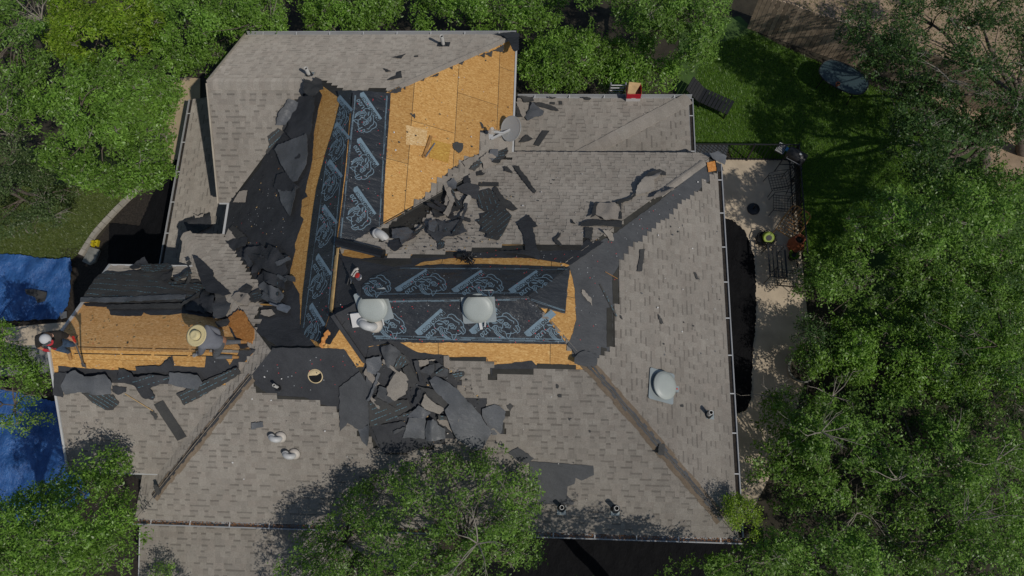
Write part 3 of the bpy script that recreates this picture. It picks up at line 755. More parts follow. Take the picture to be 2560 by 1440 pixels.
# starter strips with granules, laid over the felt in steps
for i, (k, px) in enumerate([('MN', [(1035,634),(1165,631),(1165,642),(1030,646)]), ('MN', [(1168,622),(1240,620),(1240,632),(1168,632)]), ('MN', [(1240,616),(1452,612),(1450,626),(1240,630)]),
    ('MN', [(900,652),(1030,648),(1028,660),(985,668)]), ('ME', [(1530,690),(1545,668),(1544,758),(1531,760)]), ('ME', [(1516,770),(1530,768),(1530,866),(1516,868)]), ('ME', [(1502,868),(1516,872),(1514,884),(1500,900)]),
    ('MS', [(1124,892),(1216,892),(1216,908),(1124,904)]), ('MS', [(1231,922),(1341,922),(1341,941),(1231,941)]), ('MS', [(1343,908),(1440,912),(1440,927),(1343,926)]), ('MS', [(682,988),(760,992),(790,1005),(712,1002)])]):
    V, F, I = sheet_geo(PL[k], px, .02, .005, tear=.006, step=.1, seed=160+i); mesh('starter_strip', V, F, 'granule_strip', slopes[k])

# ---- printed synthetic underlayment, black with grey blue rhino print
RB = {}
def px2loc(k, x, y): return PL[k].loc(PL[k].P(x, y))
def motif_mesh():
    """the print: banner with lettering, U20 and the rhino head as line work; metres, origin at banner centre"""
    S = 1/1330.; ox, oy = 1170., 640.
    def L(x, y): return Vector(((x-ox)*S, -(y-oy)*S, 0))
    mb = MB()
    ban = [(710,945),(1480,240),(1630,390),(905,1050),(800,1050)]
    mb.add([L(*p) for p in reversed(ban)], [(0, 1, 2, 3, 4)])
    strokes = [
     [(1670,490),(1700,430),(1790,400),(1880,440),(1960,540),(2060,600),(2120,680),(2135,765)],
     [(2050,785),(2120,780),(2180,860),(2172,950),(2110,1003),(2080,955)], [(1995,868),(2040,920),(2085,950)], [(2060,800),(2100,850),(2130,930)],
     [(2080,955),(1990,1010),(1920,1022)], [(1925,975),(1905,1070),(1845,1185),(1800,1110),(1790,1030),(1840,1020),(1905,1025)],
     [(1790,1030),(1740,960),(1690,950),(1640,930),(1640,870),(1690,850)],
     [(1430,590),(1500,540),(1620,520),(1700,500),(1790,520),(1880,600),(1950,635),(2000,655),(2000,710)],
     [(1420,905),(1370,880),(1300,830),(1272,740),(1300,660),(1420,602),(1500,625),(1580,670),(1650,725)],
     [(1370,690),(1450,692),(1530,705)], [(1400,720),(1500,722)], [(1520,640),(1600,600),(1695,612),(1705,650),(1660,700)], [(1590,640),(1650,635)],
     [(1720,745),(1740,690),(1820,700),(1872,762),(1840,805),(1770,792),(1720,745)], [(1740,730),(1800,750),(1830,740)],
     [(1760,830),(1890,852),(1918,775)], [(1695,715),(1680,850)],
     [(1420,905),(1400,840),(1450,780),(1530,795),(1560,840)], [(1430,905),(1450,980),(1530,1080),(1620,1130),(1745,1142)], [(1500,830),(1512,930),(1580,1020),(1660,1100),(1745,1142)],
     [(1455,820),(1470,930),(1540,1040),(1630,1115)], [(1560,840),(1620,830),(1655,862)], [(1575,880),(1590,960),(1650,990)], [(1440,790),(1370,860)]]
    for st in strokes:
        p = [L(*q) for q in st]
        wd = .0085
        for a, b in zip(p, p[1:]):
            d = (b-a).normalized(); n_ = Vector((-d.y, d.x, 0))*wd; a2, b2 = a-d*wd*.7, b+d*wd*.7
            z = Vector((0, 0, .0002*(len(mb.f) % 7)))
            mb.add([a2-n_+z, b2-n_+z, b2+n_+z, a2+n_+z], [(0, 1, 2, 3)])
    def text(body, x, y, size, mi, bold):
        cu = bpy.data.curves.new('t', 'FONT'); cu.body = body; cu.size = size; cu.resolution_u = 2; cu.offset = bold
        o = bpy.data.objects.new('t', cu); COL.objects.link(o); dg = bpy.context.evaluated_depsgraph_get()
        me = o.evaluated_get(dg).to_mesh()
        d = Vector((-770, -705, 0)).normalized(); u = Vector((-d.y, d.x, 0))
        xs = [v.co.x for v in me.vertices]; sx = 1.
        o0 = L(x, y); mb.m = mi
        mb.add([o0+d*v.co.x+u*v.co.y+Vector((0, 0, .003 if mi else .0015)) for v in me.vertices], [tuple(f.vertices) for f in me.polygons])
        w_ = max(xs); bpy.data.objects.remove(o); bpy.data.curves.remove(cu); mb.m = 0; return w_*d
    s1 = .155
    a = text('Rhino', 1552, 308, s1, 1, .006)
    q = (1552+a.x/S, 308-a.y/S)
    text('Roof', q[0]-8, q[1]+8, s1, 1, .0)
    text('U20', 1262, 836, .15, 0, .003)
    me = bpy.data.meshes.new('rhino_print'); me.from_pydata(mb.v, [], mb.f); me.materials.append(M['print_blue']); me.materials.append(M['print_dark'])
    me.polygons.foreach_set('material_index', mb.i); me.update(); return me
MOTIF = motif_mesh()
def cut_motif(me, k, poly_px, m4):
    """a copy of the print trimmed to the sheet outline"""
    m2 = me.copy(); bm = bmesh.new(); bm.from_mesh(m2)
    kill = [f for f in bm.faces if not inpoly(*to_px(m4 @ f.calc_center_median()), poly_px)]
    if not kill: bm.free(); bpy.data.meshes.remove(m2); return me
    # split the big banner so that it can be cut
    bmesh.ops.delete(bm, geom=kill, context='FACES'); bm.to_mesh(m2); bm.free(); return m2
def rhino_sheet(name_lb, k, poly, prints, ang, lines=(), amp=.0):
    pl = PL[k]
    V, F, I = sheet_geo(pl, poly, .024, .004, tear=.004, step=.12, seed=len(poly)*3+int(poly[0][0]))
    o = mesh('synthetic_underlayment', V, F, 'synthetic', slopes[k]); o['label'] = name_lb
    for x, y in prints:
        p = pl.P(x, y); mm = frame_rot(pl, ang).to_4x4() @ Matrix.Diagonal((1., 1.28 if k == 'MN' else 1., 1., 1.)); mm.translation = p+pl.n*.029
        me = cut_motif(MOTIF, k, poly, mm)
        if not len(me.polygons): continue
        c = bpy.data.objects.new('rhino_print', me); COL.objects.link(c); c.matrix_world = mm; c.parent = o
    if lines:
        b = MB(); r = random.Random(5)
        for (a, c, wd) in lines:
            A, B = pl.P(*a), pl.P(*c); L = (B-A).length; d = (B-A)/L; s = d.cross(pl.n); t = 0.
            for off, dens_, w_ in ((0, .97, .0035), (.016, .8, .006), (.03, .5, .003)):
                t = 0.
                while t < L:
                    q = r.uniform(.15, .6) if dens_ > .9 else r.uniform(.1, .5)
                    if r.random() < dens_:
                        e_ = min(L, t+q); p0, p1 = A+d*t+s*off*wd, A+d*e_+s*off*wd
                        b.add([p0-s*w_+pl.n*.027, p1-s*w_+pl.n*.027, p1+s*w_+pl.n*.027, p0+s*w_+pl.n*.027], [(0, 1, 2, 3)])
                    t += q+.02
        kind(b.build('printed_lines', 'print_blue', o), 'stuff')
    return o
A90 = -math.pi/2
rhino_sheet('black printed underlayment running down the east side of the ridge', 'E1', [(881,230),(895,226),(976,234),(972,300),(966,380),(960,470),(957,588),(932,626),(843,608),(866,415)],
    [(927,268),(920,383),(912,505),(900,628)], A90, [((889,240),(851,605),1), ((965,240),(945,600),-1)])
rhino_sheet('black printed underlayment running down the west side of the ridge', 'W', [(846,228),(881,226),(866,415),(843,605),(833,700),(826,785),(802,858),(752,838),(758,740),(770,640),(782,540),(793,470),(815,385),(836,318),(850,262)],
    [(865,262),(858,330),(840,425),(827,540),(812,665),(796,790)], A90, [((872,260),(822,790),1), ((818,400),(760,820),-1)])
rhino_sheet('upper sheet of printed underlayment along the main ridge', 'MN', [(905,715),(935,690),(985,672),(1030,668),(1200,662),(1300,665),(1424,670),(1320,742),(905,750)],
    [(895,706),(1032,702),(1172,704),(1312,705)], 0., [((1000,674),(1418,676),-1), ((930,737),(1315,733),1)])
rhino_sheet('lower sheet of printed underlayment below the main ridge', 'MS', [(905,736),(1318,731),(1347,770),(1418,860),(1340,859),(935,852),(925,800)],
    [(928,800),(1076,803),(1212,800),(1350,806)], 0., [((930,752),(1322,746),1), ((940,846),(1412,854),-1), ((935,838),(1405,846),1)])
rhino_sheet('loose end of printed underlayment folded over the east hip', 'ME', [(1319,740),(1424,670),(1416,720),(1412,782),(1346,766)], [(1440,742)], 0., [((1326,748),(1410,776),1)])

# ---- nail caps (hundreds, a few pixels each)
def nails(k, zones, seed):
    pl = PL[k]; r = random.Random(seed); b = MB()
    for poly, n, mix, h in zones:
        xs = [p[0] for p in poly]; ys = [p[1] for p in poly]; c = 0; tr = 0
        while c < n and tr < n*20:
            tr += 1; x, y = r.uniform(min(xs), max(xs)), r.uniform(min(ys), max(ys))
            if not inpoly(x, y, poly): continue
            c += 1; p = pl.P(x, y)+pl.n*h; b.m = 0 if r.random() < mix[0] else (1 if r.random() < mix[1] else 2)
            rd = r.uniform(.008, .012)
            q = [p+(pl.ex*math.cos(a)+pl.ey*math.sin(a))*rd for a in [6.283*j/6 for j in range(6)]]
            b.prism([v+pl.n*.004 for v in q], q)
    kind(b.build('nail_cap', ['cap_red', 'cap_white', 'cap_grey'], slopes[k]), 'stuff')
nails('E1', [([(885,235),(975,240),(960,590),(850,605)], 90, (.25, .15), .03), ([(975,235),(1280,120),(1280,320),(960,570)], 30, (.1, .5), .013)], 1)
nails('W', [([(846,240),(881,232),(828,780),(760,830),(800,450)], 110, (.3, .1), .03), ([(580,520),(740,440),(700,640),(600,600)], 40, (.15, .8), .02)], 2)
nails('MN', [([(920,700),(1200,664),(1415,670),(1320,738),(910,744)], 70, (.4, .1), .03), ([(1000,640),(1460,615),(1500,606),(1420,664)], 22, (.5, .7), .025)], 3)
nails('MS', [([(905,750),(1318,742),(1410,858),(940,852)], 110, (.35, .1), .03), ([(650,900),(860,880),(890,960),(700,990)], 26, (.5, .7), .018), ([(850,760),(900,760),(915,880)], 10, (.4, .8), .02)], 4)
nails('ME', [([(1430,670),(1520,600),(1780,410),(1560,640),(1530,760),(1500,890),(1440,850)], 46, (.45, .6), .018)], 5)
nails('DN', [([(200,775),(560,790),(600,860),(180,860)], 16, (.2, .6), .02)], 6); nails('DS', [([(180,880),(560,885),(560,930),(160,920)], 14, (.3, .6), .02)], 7)

# ---- ridge slot of the garage wing, round vent hole, lumber edge at the ridge
b = MB()
for s_, off in ((1, .075), (-1, .07)):
    k = 'DN' if s_ > 0 else 'DS'
    for (u0, u1) in ((.55, 1.62), (1.67, 2.35), (2.42, 3.2), (3.26, 3.95)):
        pl = PL[k]; y = yD+s_*off; b.prism([lift(pl, xD+a, y+c, .0075) for a, c in ((u0, -.01), (u1, -.01), (u1, .01), (u0, .01))], [lift(pl, xD+a, y+c, .005) for a, c in ((u0, -.01), (u1, -.01), (u1, .01), (u0, .01))])
b.build('ridge_vent_slot', 'hole_dark', slopes['DN'])
c = PL['MS'].P(789, 940); fr = frame_rot(PL['MS'])
b = MB(); b.lathe(c+PL['MS'].n*.016, [(.17, -.002), (.17, .003)], 28, rot=fr); b.build('vent_hole_rim', 'wood_cut', slopes['MS'])
b = MB(); b.lathe(c+PL['MS'].n*.02, [(.148, 0), (.148, .002)], 28, rot=fr); o = b.build('vent_hole', 'hole_dark', slopes['MS']); o['label'] = 'round hole cut through the roof where a vent stood'
q = [c+fr @ Vector((.146*math.cos(a), .146*math.sin(a), .0235)) for a in [R_(35+14*j) for j in range(11)]]
b = MB(); b.add(q+[c+fr @ Vector((.04, .03, .0235))], [tuple(range(12))]); b.build('hole_side', 'wood_cut', slopes['MS'])
for wd, a, c2, h, m_ in ((.05, (849,622), (833,782), .05, 'lumber'), (.03, (843,640), (829,780), .035, 'lumber')):
    b = MB(); p, q = PL['W'].P(*a)+PL['W'].n*h, PL['W'].P(*c2)+PL['W'].n*h; b.bar(p, q, wd, .03, PL['W'].n); b.build('ridge_board', m_, slopes['W'])
# ================================================================== loose debris: every scrap is a thing of its own
SCR = {'f': ('felt', 'felt_scrap', 'felt scrap'), 'g': ('felt_back', 'felt_scrap', 'felt scrap'), 's': ('shingle_back', 'shingle_scrap', 'shingle scrap'), 't': ('shingle', 'shingle_scrap', 'shingle scrap'), 'd': ('felt_dusty', 'felt_scrap', 'felt scrap'), 'o': ('osb_core', 'board_scrap', 'board scrap'), 'y': ('osb_yellow', 'board_scrap', 'board scrap'), 'p': ('osb_pale', 'board_scrap', 'board scrap')}
_n = [0]
def scrap(kd, k, label, px, h=.045, amp=.03, curls=(), dash=None, tear=.013, freq=4., crease=0., group=None, thick=.004):
    _n[0] += 1; m_, nm, cat = SCR[kd]; h = .03+(h-.03)*.65 if h > .05 else h; curls = tuple((a_, f_, c_*.75) for a_, f_, c_ in curls)
    V, F, I = sheet_geo(PL[k], px, h, thick, amp, freq, curls, tear, None, 300+_n[0], dash, crease=crease)
    c = sum((Vector(v) for v in V), Vector((0, 0, 0)))/len(V); c = Vector((c.x, c.y, PL[k].z(c.x, c.y)))
    r = random.Random(_n[0]); at = {'shade': [r.uniform(.85, 1.08)]*len(F), 'hue': [r.random()*.5]*len(F)} if m_ == 'shingle' else None
    o = mesh(nm, V, F, [m_, 'tar_dash'], idx=I, at=c, attrs=at, smooth=True)
    return tag(o, label, cat, group)
S_ = scrap
# valley of the gabled wing
S_('g', 'AS', 'grey curled felt scrap standing at the edge of the gabled wing', [(727,246),(750,257),(735,290),(716,312),(694,312),(702,285)], .06, .05, [(150,.5,.16)])
S_('f', 'W', 'large ragged black felt scrap at the head of the west valley', [(750,250),(775,244),(800,250),(793,277),(788,300),(782,335),(780,372),(755,400),(720,410),(692,377),(712,362),(734,350),(716,330),(737,292)], .05, .06, [(60,.3,.1)], tear=.02)
S_('g', 'W', 'big grey felt sheet bent down the west slope', [(707,365),(755,347),(780,340),(784,392),(770,425),(750,455),(740,458),(720,430),(695,378)], .11, .05, [(20,.4,.12)])
S_('s', 'N', 'crumpled dark shingles at the broken end of the ridge caps', [(762,211),(782,216),(791,206),(806,211),(811,231),(791,248),(771,246),(760,233)], .06, .07, [(90,.4,.1)], tear=.015, crease=.05)
S_('s', 'AS', 'dark flipped shingle at the edge of the gabled wing', [(670,340),(697,320),(713,330),(708,355),(690,375),(678,392),(666,380),(676,360)], .05, .03, dash=(40,.14))
S_('g', 'W', 'grey folded felt flap in the middle of the west slope', [(702,477),(740,482),(756,471),(750,505),(734,543),(727,538),(710,510)], .07, .05, [(0,.45,.14)])
S_('f', 'W', 'black folded felt below the bent grey sheet', [(690,470),(700,440),(722,432),(742,460),(755,470),(740,482),(703,480)], .05, .05)
S_('t', 'W', 'tan shingle piece at the tip of the valley', [(585,507),(602,480),(622,477),(617,507)], .04, .01)
S_('t', 'W', 'tan shingle strip by the white drip edge', [(566,590),(575,572),(600,600),(590,616),(572,604)], .04, .02)
S_('s', 'W', 'brown flipped shingle by the white drip edge', [(575,575),(586,563),(622,594),(597,601)], .05, .01)
S_('f', 'W', 'ragged black felt scrap above the small shingled slope', [(567,605),(590,600),(625,595),(620,617),(600,622),(585,637),(573,630)], .05, .05, tear=.02)
S_('f', 'W', 'large black felt heap in the west valley', [(622,632),(635,622),(665,615),(675,625),(682,617),(705,625),(725,650),(727,697),(710,707),(670,675),(640,687),(645,665),(625,650)], .07, .09, [(200,.3,.08)], crease=.05)
S_('g', 'W', 'light grey crumpled felt beside the orange board strip', [(652,722),(672,707),(687,717),(710,725),(720,740),(710,760),(690,750),(670,732)], .1, .08, crease=.08)
S_('f', 'W', 'black crumpled felt above the light grey one', [(640,705),(668,680),(700,690),(722,702),(722,726),(690,716),(672,706),(652,722)], .07, .1, crease=.06)
S_('g', 'WN', 'grey felt scrap by the roofing shovel', [(660,735),(690,752),(708,762),(704,776),(680,768),(655,752)], .07, .05)
S_('s', 'WN', 'dark scrap lying left of the shovel blade', [(622,742),(650,728),(662,752),(640,764),(626,758)], .06, .04, dash=(30,.1))
S_('t', 'WN', 'pale shingle piece below the shovel handle', [(655,780),(680,778),(690,790),(672,796),(652,790)], .05, .02)
S_('f', 'WN', 'long black felt tongue lying over the hip caps', [(487,657),(500,655),(535,682),(537,700),(560,720),(580,740),(560,746),(517,733),(508,718)], .075, .04, [(120,.3,.08)])
S_('s', 'WN', 'small dark square scrap on the small shingled slope', [(467,660),(475,654),(481,662),(472,671)], .05, .01)
S_('s', 'WN', 'dark bent scrap at the lower end of the hip caps', [(600,730),(620,715),(634,724),(620,745),(606,760),(596,748)], .07, .04)
S_('t', 'WN', 'curled tan caps at the torn end of the hip', [(580,748),(600,736),(622,742),(632,756),(618,770),(596,766)], .07, .04, crease=.05)
S_('f', 'B', 'black felt heap in shade on the low porch roof', [(492,542),(505,548),(520,540),(532,535),(537,548),(533,572),(516,578),(505,588),(474,584),(474,562)], .1, .08, crease=.08)
S_('t', 'B', 'tan scrap propped on the shaded felt heap', [(494,541),(506,546),(519,540),(517,548),(498,551)], .25, .02)
# garage wing, north side
S_('s', 'DN', 'broad mat of flipped black shingles over the garage', [(267,684),(292,687),(343,684),(366,672),(400,668),(436,678),(422,695),(433,709),(500,706),(506,717),(548,734),(551,742),(461,760),(270,763),(205,760),(210,748),(245,695)], .05, .05, dash=(-4,.2), tear=.012)
S_('g', 'DN', 'long grey shingle edge rolled over the garage boards', [(206,752),(280,752),(400,746),(470,744),(465,756),(380,760),(270,764),(205,763)], .12, .04)
S_('s', 'DN', 'dashed shingle strip on top of the garage mat', [(352,672),(420,665),(436,676),(424,684),(360,688)], .12, .03, dash=(5,.07), curls=[(170,.3,.06)])
S_('f', 'DN', 'black shingle scrap curled over the north eave of the garage', [(326,676),(345,663),(368,657),(378,670),(360,676),(336,682)], .1, .05, [(90,.5,.12)])
S_('s', 'DN', 'ragged dashed shingle end near the hip caps', [(424,690),(436,678),(430,705),(420,714),(400,702),(408,696)], .1, .05, tear=.02)
S_('s', 'DN', 'long dashed shingle strip leaning to the ridge', [(424,722),(500,716),(548,738),(510,745),(470,735)], .13, .04, dash=(-12,.09))
S_('s', 'DN', 'granular black shingle strip along the top of the boards', [(267,766),(461,762),(452,775),(270,777)], .05, .02)
S_('f', 'DN', 'torn black felt behind the worker with the straw hat', [(462,760),(520,748),(545,760),(540,790),(520,800),(505,786),(470,782)], .06, .06, tear=.02)
S_('d', 'DN', 'grey plastic sheet heap beside the broken board', [(545,738),(585,750),(589,762),(580,788),(561,807),(540,813),(537,785),(545,762)], .22, .06, [(90,.4,.12)], crease=.06)
S_('f', 'DN', 'black crumpled felt left of the plastic heap', [(512,735),(545,738),(545,765),(536,800),(515,792),(505,762)], .14, .1, crease=.08)
S_('s', 'DN', 'dark scrap under the plastic heap', [(540,812),(562,806),(580,800),(574,820),(548,826)], .08, .04)
S_('o', 'WW', 'broken orange board chunk with splintered edges', [(604,776),(619,785),(635,813),(644,824),(644,841),(638,862),(619,855),(599,847),(590,830),(574,807),(579,796)], .1, .03, tear=.03, thick=.014)
# garage wing, south side
S_('g', 'DS', 'shiny grey felt flap folded over the south garage slope', [(177,927),(202,917),(222,935),(275,927),(287,950),(285,980),(255,980),(210,975),(172,980),(165,957)], .14, .07, [(80,.4,.1)], crease=.06)
S_('f', 'DS', 'black felt flap at the outer corner of the garage', [(140,930),(172,927),(167,957),(162,991),(137,985)], .07, .03)
S_('s', 'DS', 'dashed shingle strip hanging from the shiny flap', [(207,980),(240,980),(287,985),(302,1005),(287,1022),(265,1022),(235,1005)], .06, .02, dash=(-34,.09))
S_('f', 'DS', 'twisted black felt flap in the middle of the garage slope', [(302,917),(337,927),(345,935),(387,930),(432,937),(430,942),(380,967),(395,987),(390,995),(365,990),(345,960),(300,945)], .1, .06, dash=(18,.16), crease=.05)
S_('g', 'DS', 'square grey felt flap right of the twisted one', [(430,926),(502,930),(512,952),(500,970),(450,962),(427,955)], .13, .04, [(70,.4,.08)])
S_('s', 'DS', 'wide dashed shingle panel slanting across the garage valley', [(445,982),(512,950),(600,912),(610,927),(562,957),(465,1010)], .11, .02, dash=(27,.1), curls=[(40,.25,.1)])
S_('f', 'DS', 'black jagged felt tooth above the twisted flap', [(342,914),(405,912),(430,890),(435,915),(437,926),(345,931)], .06, .03, [(90,.4,.05)])
S_('f', 'DS', 'small black felt scrap below the shiny flap', [(284,962),(320,966),(318,978),(300,985),(284,976)], .05, .02)
S_('s', 'DS', 'long dark shingle board lying alone on the garage slope', [(387,1010),(410,999),(469,1089),(446,1100)], .045, .006, tear=.003)
S_('s', 'DS', 'little torn shingle by the long dark board', [(377,1027),(386,1024),(398,1040),(392,1048),(384,1036)], .045, .02)
S_('g', 'MS', 'grey shingle piece beside the two white gooseneck vents', [(632,1054),(661,1052),(660,1065),(632,1070)], .05, .02, [(180,.4,.04)])
# north wing and bare east slope
S_('s', 'N', 'bird shaped dark scrap high on the north slope', [(982,148),(998,143),(1015,139),(1006,147),(1004,151),(990,149)], .045, .02)
S_('s', 'N', 'small pointed dark scrap on the north slope', [(959,175),(968,177),(978,183),(966,184)], .045, .01)
S_('s', 'N', 'ragged dark scrap near the hip on the north slope', [(969,206),(982,196),(992,192),(993,184),(1004,181),(1006,199),(992,202),(980,205)], .045, .02)
S_('s', 'N', 'tiny dark scrap right of the bird shaped one', [(1036,143),(1046,142),(1045,146),(1037,146)], .045, .0)
S_('f', 'N', 'black felt piece hanging over the far roof corner', [(1235,92),(1257,97),(1270,105),(1277,122),(1287,138),(1297,132),(1298,92),(1280,88)], .07, .05, [(45,.4,.03)])
for i, px in enumerate([[(970,232),(1003,216),(1002,231),(985,235)], [(1008,217),(1013,216),(1012,226),(1009,224)], [(1048,203),(1062,197),(1058,204)], [(1072,194),(1096,184),(1094,191),(1080,193)], [(1123,171),(1131,166),(1130,176)], [(1145,160),(1160,153),(1155,164)], [(1195,142),(1212,132),(1210,147),(1203,142)], [(1210,137),(1230,128),(1228,144),(1216,138)], [(1228,130),(1258,113),(1257,132),(1240,129)]]):
    S_('s', 'E1', ('first', 'second', 'third', 'fourth', 'fifth', 'sixth', 'seventh', 'eighth', 'ninth')[i]+' black shingle fang along the bare slope hip, counted from the ridge', px, .03, .01, group='torn fangs along the hip')
S_('s', 'E1', 'small black torn scrap on the bare orange boards', [(1024,284),(1030,287),(1037,285),(1036,298),(1030,292)], .02, .02)
S_('p', 'E1', 'pale square board patch on the orange slope', [(1015,313),(1068,326),(1064,366),(1014,362)], .016, .0, tear=0, thick=.006)
S_('y', 'E1', 'yellow board square lying on the orange slope', [(1079,350),(1126,362),(1120,408),(1072,394)], .025, .0, tear=0, thick=.012)
S_('s', 'E1', 'black five sided shingle scrap on the orange slope', [(1130,360),(1140,356),(1157,360),(1155,375),(1146,385),(1132,373)], .03, .02)
S_('s', 'E1', 'small dark strip near the dish foot', [(1198,306),(1202,306),(1211,321),(1204,322)], .02, .01)
S_('t', 'E1', 'tan torn shingles at the edge of the orange slope', [(1150,408),(1172,396),(1190,392),(1198,402),(1176,412),(1160,420)], .05, .03, crease=.03)
S_('s', 'E1', 'black dashed scrap on the edge of the orange slope', [(1170,425),(1188,404),(1202,394),(1208,404),(1184,430)], .07, .03, dash=(40,.08))
S_('t', 'E1', 'tan shingle fan below the satellite dish', [(1196,400),(1214,384),(1236,396),(1226,412),(1232,424),(1206,424)], .08, .04, crease=.04, tear=.015)
S_('g', 'E1', 'grey felt curl under the satellite dish', [(1222,378),(1242,376),(1240,398),(1226,408),(1216,396)], .1, .05)
S_('s', 'MN', 'black scrap with a dotted line below the satellite dish', [(1238,382),(1266,376),(1272,390),(1246,418),(1230,414)], .12, .04, dash=(25,.09), crease=.05)
S_('t', 'MN', 'upright tan strip near the top of the valley', [(1172,414),(1186,413),(1196,464),(1178,466),(1168,432)], .06, .02)
S_('s', 'MN', 'small crumpled dark scrap on the main north slope', [(1190,436),(1206,430),(1204,440),(1216,436),(1208,444),(1192,446)], .05, .03, tear=.012)
S_('f', 'MN', 'dark torn felt beside the tan strip', [(1156,412),(1170,420),(1178,464),(1160,466),(1158,440)], .05, .02)
# low roof by the red box
S_('t', 'EN', 'tan shingle triangle flipped against the wall corner', [(1290,258),(1300,256),(1316,292),(1306,296)], .05, .02)
S_('s', 'EN', 'dark wedge of shingle at the wall corner', [(1289,262),(1307,295),(1291,296)], .05, .01)
S_('s', 'EN', 'dark bent scrap at the gutter end of the low roof', [(1297,246),(1332,247),(1335,257),(1310,260),(1306,252)], .06, .03, [(90,.5,.05)])
S_('s', 'EN', 'long narrow dark strip on the low roof', [(1320,258),(1352,260),(1388,270),(1397,281),(1382,280),(1340,267)], .05, .02)
S_('g', 'EN', 'large grey leaf shaped scrap on the low roof', [(1312,295),(1322,280),(1330,263),(1347,275),(1360,285),(1357,292),(1335,297),(1320,307)], .07, .05, [(60,.4,.08)])
S_('s', 'EN', 'slanting dark plank of shingle on the low roof', [(1334,365),(1357,329),(1374,330),(1347,369)], .06, .01, tear=.004)
S_('s', 'EN', 'kite shaped dark scrap beside the slanting plank', [(1299,359),(1307,347),(1317,340),(1334,351),(1316,357)], .05, .02)
S_('s', 'EN', 'dark bow shaped scrap lying in the gutter of the low roof', [(1372,245),(1380,248),(1393,247),(1382,252),(1376,251)], .09, .01)
S_('s', 'EN', 'dark scrap in the gutter left of the red box', [(1455,246),(1468,247),(1478,250),(1474,255),(1462,253)], .09, .01)
S_('s', 'EN', 'wide tiny dark chip just below the low roof gutter', [(1375,257),(1387,257),(1387,263),(1375,263)], .04, .0)
S_('s', 'EN', 'upright tiny dark chip just below the low roof gutter', [(1397,255),(1405,255),(1405,264),(1397,264)], .04, .0)
# main north slope
S_('s', 'MN', 'long jagged dark strip on the main north slope', [(1282,419),(1297,420),(1300,428),(1318,448),(1331,470),(1341,482),(1336,489),(1320,472),(1305,452)], .05, .02)
S_('s', 'MN', 'little dark flake left of the long jagged strip', [(1259,422),(1267,421),(1282,434),(1279,437),(1262,432)], .05, .02)
S_('g', 'MN', 'light grey rounded felt curl on the valley', [(1113,480),(1120,468),(1136,463),(1144,468),(1140,480),(1122,486)], .09, .06, [(120,.5,.1)])
S_('d', 'MN', 'dark felt sheet in the middle of the debris field', [(1140,475),(1167,462),(1195,467),(1200,477),(1192,505),(1177,500),(1150,485)], .07, .03)
S_('s', 'MN', 'straight dark shingle bar above the dashed panels', [(1195,460),(1247,460),(1247,470),(1200,470)], .05, .005, tear=.003)
S_('s', 'MN', 'upper dashed shingle panel in the debris field', [(1190,487),(1225,475),(1247,500),(1245,532),(1215,535),(1200,525)], .07, .015, dash=(-76,.12), tear=.006)
S_('s', 'MN', 'lower dashed shingle panel with stepped edge', [(1247,507),(1262,524),(1280,545),(1270,567),(1258,590),(1245,607),(1215,600),(1218,590),(1202,585),(1206,572),(1190,557),(1204,552),(1200,540),(1235,532)], .075, .015, dash=(58,.13), tear=.006)
S_('s', 'MN', 'dark arrow of shingle right of the dashed panels', [(1232,478),(1240,470),(1262,502),(1276,508),(1295,527),(1282,533),(1262,524),(1250,510)], .06, .02)
S_('s', 'MN', 'curved dark strip across the debris field', [(1080,520),(1100,525),(1135,522),(1150,510),(1165,497),(1170,507),(1150,530),(1120,542),(1090,552),(1082,537)], .07, .04, tear=.02)
S_('f', 'MN', 'dark pointed scrap below the curved strip', [(1118,542),(1140,546),(1160,552),(1140,558),(1124,552)], .06, .03)
S_('d', 'MN', 'big ragged black sheet above the rolled pipe end', [(1072,560),(1095,560),(1115,570),(1135,562),(1152,558),(1160,572),(1168,587),(1140,595),(1115,600),(1095,612),(1070,590)], .07, .06, tear=.02, crease=.04)
S_('g', 'MN', 'grey folded flap on the big ragged sheet', [(1074,562),(1088,558),(1096,570),(1086,590),(1072,586)], .15, .05)
S_('s', 'MN', 'small blue dashed scrap on the big ragged sheet', [(1112,566),(1124,561),(1118,588),(1110,590)], .15, .02, dash=(70,.05))
S_('s', 'MN', 'little dashed rectangle below the ragged sheet', [(1095,607),(1112,607),(1112,625),(1095,629)], .05, .02, dash=(80,.05))
S_('g', 'MN', 'grey scrap with a rolled edge beside the gooseneck vent', [(980,580),(1022,577),(1042,590),(1040,610),(1005,622),(1000,605),(982,604)], .09, .06, [(-30,.35,.12)])
S_('f', 'MN', 'black scrap under the rolled grey one', [(975,606),(1000,604),(1008,622),(988,634),(974,626)], .07, .04)
S_('f', 'MN', 'arrow headed black felt strip running into the ridge', [(1292,563),(1320,542),(1345,570),(1332,575),(1338,600),(1345,637),(1315,637),(1308,590),(1300,577)], .06, .03)
S_('f', 'MN', 'black felt tatter hanging over the ridge boards', [(1250,634),(1345,630),(1350,650),(1348,655),(1330,648),(1290,640)], .07, .03, tear=.02)
S_('s', 'MN', 'hook shaped dark scrap right of the arrow strip', [(1385,600),(1395,592),(1401,585),(1398,598),(1393,603),(1405,618),(1402,621),(1386,610)], .05, .02)
S_('s', 'MN', 'slim dark chip on the main north slope', [(1426,552),(1431,553),(1439,565),(1430,563)], .05, .01)
S_('s', 'MN', 'horizontal dark shingle bar near the east hip', [(1452,562),(1470,556),(1555,557),(1555,575),(1510,570),(1452,572)], .08, .02)
S_('t', 'MN', 'raised tan shingle block near the east hip', [(1487,522),(1499,514),(1535,515),(1551,530),(1546,557),(1510,557),(1488,543)], .1, .03, crease=.03)
